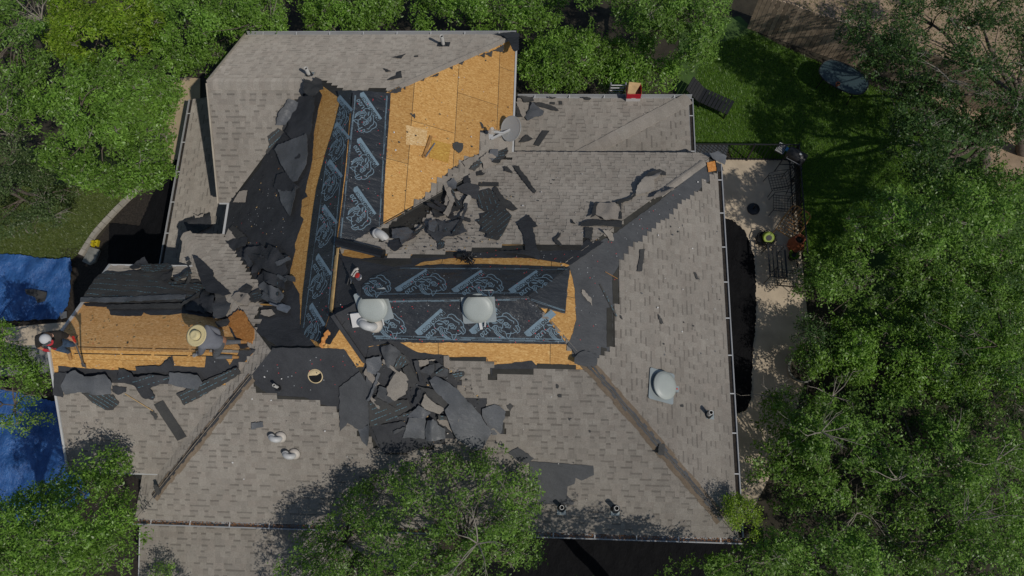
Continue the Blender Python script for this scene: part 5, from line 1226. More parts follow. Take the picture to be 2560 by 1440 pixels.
# roofer in black shirt, leaning over the garage rake with a tear-off bar
fl = PL['DN'].P(196, 864)+Vector((0, 0, .05)); frt = PL['DS'].P(178, 882)+Vector((0, 0, .05))
J = dict(pelvis=H(142, 857, zr+.8), spine=H(134, 850, zr+.98), chest=H(124, 842, zr+1.2), neck=H(117, 837, zr+1.34), head=H(114, 843, zr+1.42), crown=H(113, 848, zr+1.52),
    shL=H(150, 836, zr+1.18), elL=H(168, 840, zr+.98), wrL=H(177, 846, zr+.9), shR=H(97, 846, zr+1.2), elR=H(95, 866, zr+1.02), wrR=H(106, 872, zr+.93),
    hipL=H(152, 856, zr+.76), knL=H(172, 860, zr+.48), anL=fl+Vector((0, 0, .05)), toL=fl+Vector((.05, -.17, .0)), hipR=H(138, 864, zr+.74), knR=H(155, 872, zr+.45), anR=frt+Vector((0, 0, .05)), toR=frt+Vector((.03, -.18, -.06)))
E = [('pelvis','spine'),('spine','chest'),('chest','neck'),('neck','head'),('head','crown'),('chest','shL'),('shL','elL'),('elL','wrL'),('chest','shR'),('shR','elR'),('elR','wrR'),('pelvis','hipL'),('hipL','knL'),('knL','anL'),('anL','toL'),('pelvis','hipR'),('hipR','knR'),('knR','anR'),('anR','toR')]
Rd = dict(pelvis=.16, spine=(.17,.14), chest=(.2,.15), neck=.07, head=.095, crown=.085, shL=.1, elL=.055, wrL=.035, shR=.1, elR=.055, wrR=.035, hipL=.11, knL=.08, anL=.05, toL=.035, hipR=.11, knR=.08, anR=.05, toR=.035)
G = dict(spine=0, chest=0, neck=0, head=1, crown=1, shL=0, elL=0, wrL=1, shR=0, elR=0, wrR=1, hipL=2, knL=2, anL=2, toL=3, hipR=2, knR=2, anR=2, toR=3)
hand(J, E, Rd, G, 'wrL', 'L', J['wrL']-J['elL'], (0, 1, .2), 1); hand(J, E, Rd, G, 'wrR', 'R', J['wrR']-J['elR'], (1, .2, 0), 4)
t = person('person in black shirt, jeans and red and white cap bending over the garage gable', J, E, Rd, G, ['shirt_black', 'skin', 'denim', 'chair_wood', 'red_cloth'], fl)
hd = J['crown']; ax = Vector((.25, -.62, .75)).normalized(); rot = ax.to_track_quat('Z', 'Y').to_matrix()
b = MB(); b.lathe(hd-ax*.035, [(.112, 0), (.115, .03), (.105, .07), (.075, .1), (.03, .115), (.008, .117)], 20, rot=rot); b.build('cap_crown', 'white_cloth', t, smooth=True)
fw = Vector((.45, -.8, -.38)).normalized(); sd_ = ax.cross(fw).normalized(); fw = sd_.cross(ax)
b = MB(); q = [hd+fw*.085+sd_*.1-ax*.02]+[hd+fw*(.085+.095*math.sin(a))+sd_*.1*math.cos(a)-ax*.035 for a in [R_(20*i) for i in range(0, 10)]]; b.prism([v+ax*.008 for v in q], q); b.build('cap_brim', 'red_cloth', t)
b = MB(); q = [hd+fw*.06+sd_*.075+ax*.06, hd+fw*.115+sd_*.06+ax*.01, hd+fw*.115-sd_*.06+ax*.01, hd+fw*.06-sd_*.075+ax*.06]; b.prism([v+ax*.012+fw*.01 for v in q], q); b.build('cap_patch', 'felt_back', t)
hb = J['wrL']+(J['wrL']-J['elL']).normalized()*.1; tip = PL['DS'].P(213, 913)+PL['DS'].n*.05; tb = thing('tear_off_bar', 'grey tear-off bar with red grip held by the person in black', 'pry tool', tip)
b = MB(); b.tube([hb+(hb-tip).normalized()*.12, tip], .018, 10); b.build('shaft', 'steel', tb); b = MB(); dd = (tip-hb).normalized(); b.tube([hb-dd*.16, hb+dd*.05], .028, 10); b.build('grip', 'red_plastic', tb); b = MB(); b.bar(tip-dd*.1, tip+dd*.05, .1, .012, PL['DS'].n); b.build('blade', 'steel', tb)
# roofer in grey shirt and straw hat, kneeling
kl, kr = PL['DS'].P(540, 893)+Vector((0, 0, .07)), PL['DN'].P(560, 858)+Vector((0, 0, .07)); zr2 = zr
J = dict(pelvis=H(548, 855, zr2+.42), spine=H(533, 853, zr2+.56), chest=H(514, 849, zr2+.7), neck=H(503, 844, zr2+.8), head=H(497, 842, zr2+.85), crown=H(492, 839, zr2+.93),
    shL=H(506, 866, zr2+.7), elL=H(503, 882, zr2+.42), wrL=H(496, 884, zr2+.16), shR=H(518, 820, zr2+.7), elR=H(545, 828, zr2+.5), wrR=H(548, 843, zr2+.38),
    hipL=H(550, 866, zr2+.36), knL=kl, anL=kl+Vector((.42, .0, .0)), toL=kl+Vector((.56, .0, -.02)), hipR=H(556, 848, zr2+.36), knR=kr, anR=kr+Vector((.42, .03, -.02)), toR=kr+Vector((.56, .03, -.03)))
Rd = dict(pelvis=.15, spine=(.16,.14), chest=(.18,.15), neck=.07, head=.095, crown=.085, shL=.1, elL=.06, wrL=.036, shR=.1, elR=.065, wrR=.036, hipL=.11, knL=.075, anL=.05, toL=.035, hipR=.11, knR=.075, anR=.05, toR=.035)
E = [e for e in [('pelvis','spine'),('spine','chest'),('chest','neck'),('neck','head'),('head','crown'),('chest','shL'),('shL','elL'),('elL','wrL'),('chest','shR'),('shR','elR'),('elR','wrR'),('pelvis','hipL'),('hipL','knL'),('knL','anL'),('anL','toL'),('pelvis','hipR'),('hipR','knR'),('knR','anR'),('anR','toR')]]
G = dict(spine=0, chest=0, neck=0, head=1, crown=1, shL=0, elL=0, wrL=0, shR=0, elR=0, wrR=0, hipL=2, knL=2, anL=2, toL=3, hipR=2, knR=2, anR=2, toR=3)
hand(J, E, Rd, G, 'wrL', 'L', (-.7, -.2, -.35), (0, 1, 0), 4); hand(J, E, Rd, G, 'wrR', 'R', (.2, -.8, -.2), (1, .2, 0), 1)
t = person('person in grey shirt and wide straw hat kneeling on the garage ridge', J, E, Rd, G, ['shirt_grey', 'skin', 'felt_back', 'chair_wood', 'glove'], kr)
hd = J['crown']; ax = Vector((-.16, -.1, .98)).normalized(); rot = ax.to_track_quat('Z', 'Y').to_matrix()
b = MB(); b.lathe(hd-ax*.0, [(.235, .012), (.24, .018), (.21, .012), (.15, .006), (.112, .012), (.112, .012)], 36, rot=rot, cap=False); b.lathe(hd-ax*.0, [(.235, .012), (.21, .004), (.15, -.002), (.1, .0)], 36, rot=rot, cap=False); b.build('hat_brim', 'straw', t, smooth=True)
b = MB(); b.lathe(hd, [(.116, .008), (.112, .05), (.104, .1), (.085, .118), (.05, .112), (.02, .105)], 28, rot=rot); b.build('hat_crown', 'straw', t, smooth=True)
b = MB(); b.lathe(hd, [(.119, .012), (.1175, .034)], 28, rot=rot, cap=False); b.build('hat_band', 'felt_dusty', t)
hh_ = J['wrR']+Vector((.05, -.1, 0)); b = MB(); b.tube([hh_+Vector((-.03, .1, .05)), hh_+Vector((.0, -.08, -.03))], .022, 8); b.box(hh_+Vector((.0, -.1, -.04)), .05, .04, .09, rot); o = b.build('roofing_hatchet', 'lumber', at=hh_); tag(o, 'small wooden handled hatchet in the hand of the kneeling person', 'hatchet')
# ================================================================== ground and yard
def st(o): return kind(o, 'structure')
GP = PL['G']
def gpoly(name, px, matn, z, thick=.02):
    return st(slab(name, [PZ(x, y, z) for x, y in px], thick, matn))
b = MB(); n = 60; R0 = 220.
vs_ = [(-R0, -R0, -.02), (R0, -R0, -.02), (R0, R0, -.02), (-R0, R0, -.02)]
st(mesh('ground', vs_, [(0, 1, 2, 3)], 'soil'))
gpoly('lawn', [(1690,230),(1700,60),(1850,40),(1890,80),(2100,190),(2560,400),(2700,900),(2200,900),(2010,640),(1998,362),(1715,370)], 'lawn', .0)
gpoly('garden_lawn', [(-100,360),(250,380),(400,440),(345,475),(290,530),(230,590),(190,650),(-100,660)], 'lawn_left', .0)
gpoly('neighbour_ground', [(1890,-60),(2700,-60),(2700,330),(2420,300),(2100,120),(1930,20)], 'dry_soil', .0)
gpoly('bare_earth', [(2440,380),(2560,300),(2700,300),(2700,480),(2500,470)], 'dry_soil', .004)
gpoly('path', [(330,190),(500,195),(500,250),(470,330),(440,420),(360,400),(340,280)], 'path', .004)
gpoly('patio', [(1640,396),(1984,400),(1990,520),(2004,640),(2030,900),(1960,1120),(1880,1280),(1640,1280)], 'concrete', .012)
gpoly('planting_bed', [(150,620),(230,620),(290,540),(345,480),(420,410),(470,400),(470,700),(330,760),(150,760)], 'mulch', .004)
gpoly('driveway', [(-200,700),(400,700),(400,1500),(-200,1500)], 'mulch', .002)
gpoly('walkway', [(0,820),(220,800),(220,850),(0,870)], 'concrete', .008)
gpoly('stone_path', [(0,865),(190,860),(180,930),(0,940)], 'stone', .008)
def curb_line():
    pts = [(418,400),(385,440),(345,478),(318,502),(290,530),(262,560),(240,585),(222,612),(205,640)]
    w_ = [PZ(x, y, .0) for x, y in pts]; root = bpy.data.objects.new('curb', None); COL.objects.link(root); root.location = w_[4]; st(root)
    for a, c in zip(w_, w_[1:]):
        n_ = 2
        for i in range(n_):
            p, q = a+(c-a)*(i/n_), a+(c-a)*((i+1)/n_-.02); b = MB(); b.bar(p+Vector((0, 0, .06)), q+Vector((0, 0, .06)), .15, .12); b.build('curb_block', 'curb', root)
curb_line()
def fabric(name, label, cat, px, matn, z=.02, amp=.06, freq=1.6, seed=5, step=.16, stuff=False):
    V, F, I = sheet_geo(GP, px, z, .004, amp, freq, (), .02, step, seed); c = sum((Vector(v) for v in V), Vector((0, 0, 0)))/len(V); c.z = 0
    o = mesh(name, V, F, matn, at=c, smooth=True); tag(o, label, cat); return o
fabric('ground_cloth', 'black ground cloth spread along the east wall beside the patio', 'ground cloth', [(1700,540),(1800,545),(1830,552),(1862,580),(1884,640),(1890,720),(1888,800),(1880,900),(1876,1000),(1862,1028),(1840,1034),(1700,1034)], 'tarp_black', .03, .05)
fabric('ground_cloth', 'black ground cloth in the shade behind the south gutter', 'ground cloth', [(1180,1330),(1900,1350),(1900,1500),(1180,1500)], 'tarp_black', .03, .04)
fabric('ground_cloth', 'black ground cloth beside the west porch roof', 'ground cloth', [(275,560),(350,565),(400,450),(440,400),(480,420),(470,700),(270,690)], 'tarp_black', .03, .04)
fabric('tarp', 'blue tarp lying below the lawn west of the garage', 'tarp', [(-60,632),(60,640),(130,652),(183,648),(182,700),(176,770),(150,800),(-60,808)], 'tarp_blue', .04, .16, 2.6, 8, .1)
fabric('tarp', 'blue tarp south of the garage behind the bottom left tree', 'tarp', [(-60,960),(60,985),(160,1010),(180,1120),(230,1240),(120,1320),(-60,1300)], 'tarp_blue', .04, .16, 2.2, 9, .1)
# things on the west bed
p = PZ(226, 640, 0); b = MB(); q = [PZ(x, y, .1) for x, y in ((224,617),(249,624),(238,652),(222,661),(205,653))]; b.prism(q, [v-Vector((0, 0, .1)) for v in q]); tag(b.build('stone_slab', 'stone', at=p), 'grey stone slab on the dark bed beside the yellow marks', 'stone slab')
for i, (x, y) in enumerate(((236,611),(247,610))):
    p = PZ(x, y, 0); b = MB(); b.box(p+Vector((0, 0, .06)), .06, .2, .12); b.box(p+Vector((0, .05, .13)), .1, .05, .04); b.box(p+Vector((0, -.04, .13)), .09, .04, .04); tag(b.build('yellow_bracket', 'yellow', at=p), ('left' if i == 0 else 'right')+' yellow bracket of the pair by the curb', 'bracket', 'yellow brackets')
p = PZ(100, 745, .2); V, F, I = sheet_geo(GP, [(72,728),(98,728),(128,736),(122,758),(104,762),(98,748),(76,740)], .16, .01, .08, seed=33); tag(mesh('shingle_scrap', V, F, 'shingle_back', at=p), 'dark shingle scrap dropped on the blue tarp', 'shingle scrap')
V, F, I = sheet_geo(GP, [(155,785),(172,780),(172,796),(158,800)], .1, .01, .05, seed=34); tag(mesh('felt_scrap', V, F, 'felt_back', at=PZ(164, 790, 0)), 'grey scrap in shade by the corner of the upper tarp', 'felt scrap')
# ---- wooden picket fence behind the lawn
fa, fb, fc = PZ(1868, 70, 0), PZ(2120, 160, 0), PZ(2560, 318, 0)
fence = thing('wooden_fence', 'weathered brown board fence between the lawn and the dry yard', 'fence', fa)
Ltot = (fc-fa).length; dirf = (fc-fa).normalized(); nf = Vector((-dirf.y, dirf.x, 0)); wb = .14
def fence_pt(s): 
    L1 = (fb-fa).length
    return fa+(fb-fa)*(s/L1) if s < L1 else fb+(fc-fb)*((s-L1)/(fc-fb).length)
s = 0; i = 0; rf = random.Random(4)
while s < Ltot:
    p, q = fence_pt(s), fence_pt(s+wb-.014); h = 1.75+rf.uniform(-.02, .02); d = (q-p).normalized(); nn = Vector((-d.y, d.x, 0))*.018; tip = .03
    b = MB(); prof = [p, q, q+Vector((0, 0, h-tip)), q-d*.03+Vector((0, 0, h)), p+d*.03+Vector((0, 0, h)), p+Vector((0, 0, h-tip))]
    b.prism([v+nn for v in prof], [v-nn for v in prof]); b.build('board', 'fence_wood', fence); s += wb; i += 1
for z in (.4, 1.4):
    b = MB(); b.bar(fa+nf*.05+Vector((0, 0, z)), fb+nf*.05+Vector((0, 0, z)), .04, .09); b.bar(fb+nf*.05+Vector((0, 0, z)), fc+nf*.05+Vector((0, 0, z)), .04, .09); b.build('rail', 'fence_wood', fence)
# ---- black iron railing round the patio
def rail_fence(label, pts, h=1.05, step=.12, gate=None):
    w_ = [PZ(x, y, h) for x, y in pts]; w_ = [Vector((p.x, p.y, 0)) for p in w_]; t = thing('iron_railing', label, 'railing', w_[0])
    for a, c in zip(w_, w_[1:]):
        for z in (.08, h):
            b = MB(); b.bar(a+Vector((0, 0, z)), c+Vector((0, 0, z)), .035, .03); b.build('rail', 'black_iron', t)
        L = (c-a).length; n = int(L/step)
        for i in range(n+1):
            p = a+(c-a)*(i/n); big = i % 16 == 0; b = MB(); b.box(p+Vector((0, 0, h/2)), .05 if big else .014, .05 if big else .014, h+(.06 if big else 0)); b.build('post' if big else 'baluster', 'black_iron', t)
    return t
rail_fence('black iron railing along the north and east edge of the patio', [(1728,360),(1998,362),(2008,500),(2020,640)])
# ---- grill
p0 = PZ(1968, 424, 0); t = thing('grill', 'dark barrel grill with side shelf standing at the patio corner', 'grill', p0); rz = Matrix.Rotation(R_(-32), 3, 'Z')
def Q(a, b_, c): return p0+rz @ Vector((a, b_, c))
b = MB(); pr = [Q(-.3+.6*u, 0, .92) for u in (0, .04, .5, .96, 1)]; b.tube(pr, [.15, .2, .2, .2, .15], 20); b.build('barrel', 'black_iron', t, smooth=True)
b = MB(); b.tube([Q(-.22, -.2, .98), Q(-.22, -.25, .98), Q(.22, -.25, .98), Q(.22, -.2, .98)], .012, 8); b.build('handle', 'steel', t)
b = MB(); b.lathe(Q(.08, 0, 1.11), [(.04, 0), (.04, .02)], 14, rot=rz); b.build('gauge', 'white_metal', t)
b = MB(); b.box(Q(-.5, .02, .86), .3, .36, .03, rz); b.build('side_shelf', 'black_iron', t)
b = MB()
for i in range(7): b.bar(Q(-.62+.04*i, -.12, .885), Q(-.62+.04*i, .16, .885), .012, .012)
b.bar(Q(-.63, -.13, .885), Q(-.37, -.13, .885), .014, .014); b.bar(Q(-.63, .17, .885), Q(-.37, .17, .885), .014, .014); b.build('grate', 'white_metal', t)
b = MB(); b.box(Q(-.34, .05, .93), .09, .09, .09, rz); b.build('blue_cloth', 'cap_blue', t)
for sx in (-.28, .28):
    for sy in (-.2, .2): b = MB(); b.tube([Q(sx, sy*.7, .8), Q(sx*1.1, sy*1.25, 0)], .016, 8); b.build('leg', 'black_iron', t)
b = MB(); b.bar(Q(-.3, -.18, .35), Q(.3, .18, .35), .02, .02); b.bar(Q(-.3, .18, .36), Q(.3, -.18, .36), .02, .02); b.build('brace', 'black_iron', t)
for sy in (-.25, .25): b = MB(); rw = rz @ Matrix.Rotation(R_(90), 3, 'X'); b.lathe(Q(.31, sy-.02, .09), [(.085, 0), (.09, .02), (.085, .04)], 16, rot=rw); b.build('wheel', 'black_plastic', t)
# ---- umbrella base
p0 = PZ(1883, 523, 0); t = thing('umbrella_base', 'round black umbrella base standing alone on the patio', 'umbrella base', p0)
b = MB(); b.lathe(p0, [(.19, 0), (.2, .02), (.19, .05), (.1, .075), (.04, .08)], 24); b.build('weight', 'black_plastic', t); b = MB(); b.tube([p0+Vector((0, 0, .07)), p0+Vector((0, 0, .3))], .025, 10); b.build('tube_socket', 'black_iron', t)
# ---- iron chairs
def iron_chair(label, x, y, ang, m_='black_iron', w_=.52, grid=6, h=.86, r=.011):
    p0 = PZ(x, y, 0); rz = Matrix.Rotation(R_(ang), 3, 'Z'); t = thing('patio_chair', label, 'chair', p0, 'patio chairs')
    def Q(a, b_, c): return p0+rz @ Vector((a, b_, c))
    hw = w_/2
    b = MB(); b.tube([Q(-hw, -hw, .42), Q(hw, -hw, .42), Q(hw, hw, .42), Q(-hw, hw, .42), Q(-hw, -hw, .42)], r, 6)
    for i in range(1, grid): u = -hw+w_*i/grid; b.tube([Q(u, -hw, .42), Q(u, hw, .42)], r*.6, 5); b.tube([Q(-hw, u, .42), Q(hw, u, .42)], r*.6, 5)
    b.build('seat', m_, t)
    b = MB(); b.tube([Q(-hw, hw, .42), Q(-hw, hw+.1, h-.08), Q(-hw*.6, hw+.13, h), Q(hw*.6, hw+.13, h), Q(hw, hw+.1, h-.08), Q(hw, hw, .42)], r*1.1, 6)
    for i in range(1, grid): u = -hw+w_*i/grid; b.tube([Q(u, hw, .42), Q(u, hw+.12, h-.02)], r*.6, 5)
    b.tube([Q(-hw, hw+.05, .62), Q(hw, hw+.05, .62)], r*.7, 5); b.build('backrest', m_, t)
    for sx in (-1, 1):
        b = MB(); b.tube([Q(sx*hw, hw+.06, .66), Q(sx*(hw+.03), 0, .64), Q(sx*hw, -hw, .6), Q(sx*hw, -hw, .42)], r, 6); b.build('armrest', m_, t)
        for sy in (-1, 1): b = MB(); b.tube([Q(sx*hw, sy*hw, .42), Q(sx*(hw+.02), sy*(hw+.03), 0)], r, 6); b.build('leg', m_, t)
iron_chair('black wire patio chair nearest the grill', 1936, 470, -80)
iron_chair('black wire patio chair between the grill and the wooden chair', 1945, 522, -95)
iron_chair('light brown lattice chair behind the terracotta pot', 1966, 580, -35, 'chair_wood', .62, 6, .9, .016)
iron_chair('black iron chair at the south end of the iron bench', 1950, 706, 175)
# iron bench/table
p0 = PZ(1927, 672, 0); t = thing('iron_table', 'long narrow black iron table on the patio edge', 'table', p0); b = MB()
for u in (-.24, -.12, 0, .12, .24): b.bar(p0+Vector((u, -.5, .7)), p0+Vector((u, .5, .7)), .03 if abs(u) < .2 else .05, .015)
for v in (-.5, .5): b.bar(p0+Vector((-.26, v, .7)), p0+Vector((.26, v, .7)), .03, .02)
for v in np.linspace(-.5, -.34, 5): b.bar(p0+Vector((-.26, v, .69)), p0+Vector((.26, v, .69)), .012, .012)
b.build('table_top', 'black_iron', t)
for sx in (-.24, .24):
    for sy in (-.48, .48): b = MB(); b.tube([p0+Vector((sx, sy, .7)), p0+Vector((sx*1.05, sy*1.03, 0))], .014, 6); b.build('leg', 'black_iron', t)
# terracotta strawberry pot
p0 = PZ(1982, 618, 0); t = thing('terracotta_pot', 'tall terracotta pot with a wide neck beside the lattice chair', 'pot', p0)
b = MB(); b.lathe(p0, [(.12, 0), (.2, .1), (.235, .25), (.22, .4), (.15, .52), (.125, .6), (.15, .68), (.165, .7), (.13, .7), (.1, .62)], 26, cap=False); b.lathe(p0, [(.12, .0), (.11, .01)], 20); b.build('pot_body', 'terracotta', t, smooth=True)
b = MB(); b.lathe(p0+Vector((0, 0, .6)), [(.1, 0), (.1, .01)], 18); b.build('opening', 'hole_dark', t)
for a in (3.4, 4.6, 5.6): b = MB(); b.lathe(p0+Vector((.22*math.cos(a), .22*math.sin(a), .3)), [(.03, -.04), (.07, .0), (.075, .03), (.06, .03)], 12); b.build('pocket', 'terracotta', t)
# hose reel and clutter
p0 = PZ(1914, 602, 0); t = thing('hose_reel', 'lime green hose reel among dark hose loops', 'hose reel', p0)
b = MB(); rr = Matrix.Rotation(R_(35), 3, 'X'); b.lathe(p0+Vector((0, 0, .3)), [(.15, -.08), (.17, -.06), (.16, -.05), (.1, -.04), (.1, .04), (.16, .05), (.17, .06), (.15, .08)], 20, rot=rr); b.build('drum', 'lime', t); b = MB(); b.lathe(p0+Vector((0, 0, .3)), [(.09, .082), (.09, .09)], 16, rot=rr); b.build('hub', 'black_plastic', t)
b = MB(); r = random.Random(9)
for i in range(7): b.tube([p0+Vector((.28*math.cos(a+i)*r.uniform(.7, 1.2)-.05, .25*math.sin(a+i)*r.uniform(.6, 1.2), .05+.04*i)) for a in np.linspace(0, 5.5, 10)], .014, 6)
b.build('hose', 'black_plastic', t); b = MB(); b.box(p0+Vector((-.1, 0, .12)), .1, .3, .24); b.box(p0+Vector((.16, .0, .1)), .1, .26, .2); b.build('stand', 'black_plastic', t)
# dark pots under the tree edge
p0 = PZ(1978, 645, 0); t = thing('black_pot', 'black nursery pot with a small plant beside the terracotta pot', 'pot', p0); b = MB(); b.lathe(p0, [(.1, 0), (.14, .26), (.15, .27), (.12, .26)], 18); b.build('pot_body', 'black_plastic', t); b = MB(); r = random.Random(2)
for i in range(22): a = r.uniform(0, 6.28); q = p0+Vector((.06*math.cos(a), .06*math.sin(a), .26)); v = Vector((math.cos(a), math.sin(a), r.uniform(.3, 1)))*.12; s_ = v.cross(Vector((0, 0, 1))).normalized()*.025; b.add([q, q+v*.5+s_, q+v, q+v*.5-s_], [(0, 1, 2, 3)])
b.build('leaves', 'grass', t)
p0 = PZ(1996, 928, 0); t = thing('planter', 'wide grey round planter half hidden by the eastern trees', 'planter', p0); b = MB(); b.lathe(p0, [(.3, 0), (.4, .3), (.42, .42), (.38, .42), (.35, .36)], 28, cap=False); b.build('planter_wall', 'stone', t); b = MB(); b.lathe(p0, [(.36, .36), (.36, .37)], 24); b.build('earth', 'soil', t)
# ---- glass table with red pot on the lawn
p0 = PZ(2089, 224, 0); t = thing('glass_table', 'oval dark glass garden table on the lawn', 'table', p0); rz = Matrix.Rotation(R_(-33), 3, 'Z')
def oval(a, c, z, n=40): return [p0+rz @ Vector((a*math.copysign(abs(math.cos(q))**.75, math.cos(q)), c*math.copysign(abs(math.sin(q))**.75, math.sin(q)), z)) for q in [6.2832*j/n for j in range(n)]]
o_ = oval(.78, .45, .72); b = MB(); b.prism(o_, [v-Vector((0, 0, .012)) for v in o_]); b.build('table_top', 'glass_top', t)
b = MB(); o2 = oval(.795, .465, .718); b.tube(o2+[o2[0]], .018, 8); b.build('rim', 'black_iron', t)
for sx in (-.5, .5):
    for sy in (-.28, .28): b = MB(); b.tube([p0+rz @ Vector((sx, sy, .7)), p0+rz @ Vector((sx*1.1, sy*1.15, 0))], .016, 8); b.build('leg', 'black_iron', t)
p1 = PZ(2092, 214, .73); t = thing('flower_pot', 'small red flower pot on the oval glass table', 'pot', p1); b = MB(); b.lathe(p1, [(.04, 0), (.06, .09), (.068, .1), (.068, .12), (.05, .12)], 18, cap=False); b.build('pot_body', 'terracotta', t); b = MB(); b.lathe(p1, [(.05, .1), (.05, .11)], 14); b.build('earth', 'soil', t)
# lounger with its shade put into the black colour
p0 = PZ(1785, 268, 0); t = thing('garden_lounger', 'lounger by the low roof, coloured dark as if in shade', 'lounger', p0); rz = Matrix.Rotation(R_(-28), 3, 'Z')
def Q(a, b_, c): return p0+rz @ Vector((a, b_, c))
b = MB()
for i in range(9): b.box(Q(-.5+.12*i, 0, .34), .1, .55, .03, rz)
b.build('slatted_seat', 'black_iron', t); b = MB(); rb = rz @ Matrix.Rotation(R_(35), 3, 'Y')
for i in range(5): b.box(Q(-.6-.09*i, 0, .38+.065*i), .1, .55, .03, rb)
b.build('backrest', 'black_iron', t)
for sx in (-.45, .45):
    for sy in (-.24, .24): b = MB(); b.box(Q(sx, sy, .17), .05, .05, .33, rz); b.build('leg', 'black_iron', t)
# mesh gate panel lying at the patio entrance
p0 = PZ(1775, 385, 0); b = MB(); q = [PZ(x, y, .06) for x, y in ((1728,362),(1822,362),(1815,396),(1740,398))]; b.prism(q, [v-Vector((0, 0, .03)) for v in q]); tag(b.build('screen_panel', 'gate_screen', at=p0), 'grey mesh screen lying at the patio entrance', 'screen')

# ---- grass (uncountable)
def blades(name, label, px, n, matn, h=(.04, .09), seed=1):
    xs = [p[0] for p in px]; ys = [p[1] for p in px]; g = np.random.default_rng(seed); out = []
    while len(out) < n:
        x, y = g.uniform(min(xs), max(xs)), g.uniform(min(ys), max(ys))
        if inpoly(x, y, px): p = PZ(x, y, 0); out.append((p.x, p.y, p.z))
    P = np.array(out); a = g.uniform(0, 6.283, n); hh = g.uniform(h[0], h[1], n); wd = g.uniform(.006, .013, n)
    d = np.stack([np.cos(a), np.sin(a), np.zeros(n)], 1); s_ = np.stack([-np.sin(a), np.cos(a), np.zeros(n)], 1)
    v0 = P-s_*wd[:, None]; v1 = P+s_*wd[:, None]; v2 = P+d*(hh*g.uniform(.4, 1.3, n))[:, None]+np.array([0, 0, 1])*(hh*.8)[:, None]
    V = np.stack([v0, v1, v2], 1).reshape(-1, 3); o = raw_mesh(name, V, 3, matn); kind(o, 'stuff'); o['label'] = label; o['category'] = 'grass'; return o
def raw_mesh(name, V, k, matn, parent=None):
    n = len(V)//k; me = bpy.data.meshes.new(name); me.vertices.add(len(V)); me.vertices.foreach_set('co', V.astype(np.float32).ravel())
    me.loops.add(n*k); me.loops.foreach_set('vertex_index', np.arange(n*k, dtype=np.int32)); me.polygons.add(n); me.polygons.foreach_set('loop_start', np.arange(0, n*k, k, dtype=np.int32)); me.polygons.foreach_set('loop_total', np.full(n, k, dtype=np.int32))
    me.materials.append(M[matn]); me.update(calc_edges=True); o = bpy.data.objects.new(name, me); return finish(o, parent)
blades('grass', 'green lawn grass in dappled shade right of the house', [(1725,240),(1760,120),(1880,82),(2100,180),(2260,250),(2420,470),(2300,620),(2120,640),(2010,640),(1998,362),(1728,360)], 90000, 'grass', seed=1)
blades('grass', 'short yellowish grass left of the curved curb', [(0,440),(190,470),(350,470),(300,510),(250,560),(205,630),(180,648),(0,632)], 30000, 'grass_left', (.03, .06), seed=2)
blades('grass', 'dry sparse grass tufts in the yard beyond the board fence', [(1930,0),(2560,0),(2560,300),(2450,270),(2100,120)], 9000, 'grass_left', (.03, .08), seed=3)
blades('ivy', 'low leafy ground cover inside the patio railing', [(1820,365),(1990,366),(1984,398),(1830,394)], 5000, 'grass', (.06, .12), seed=4)
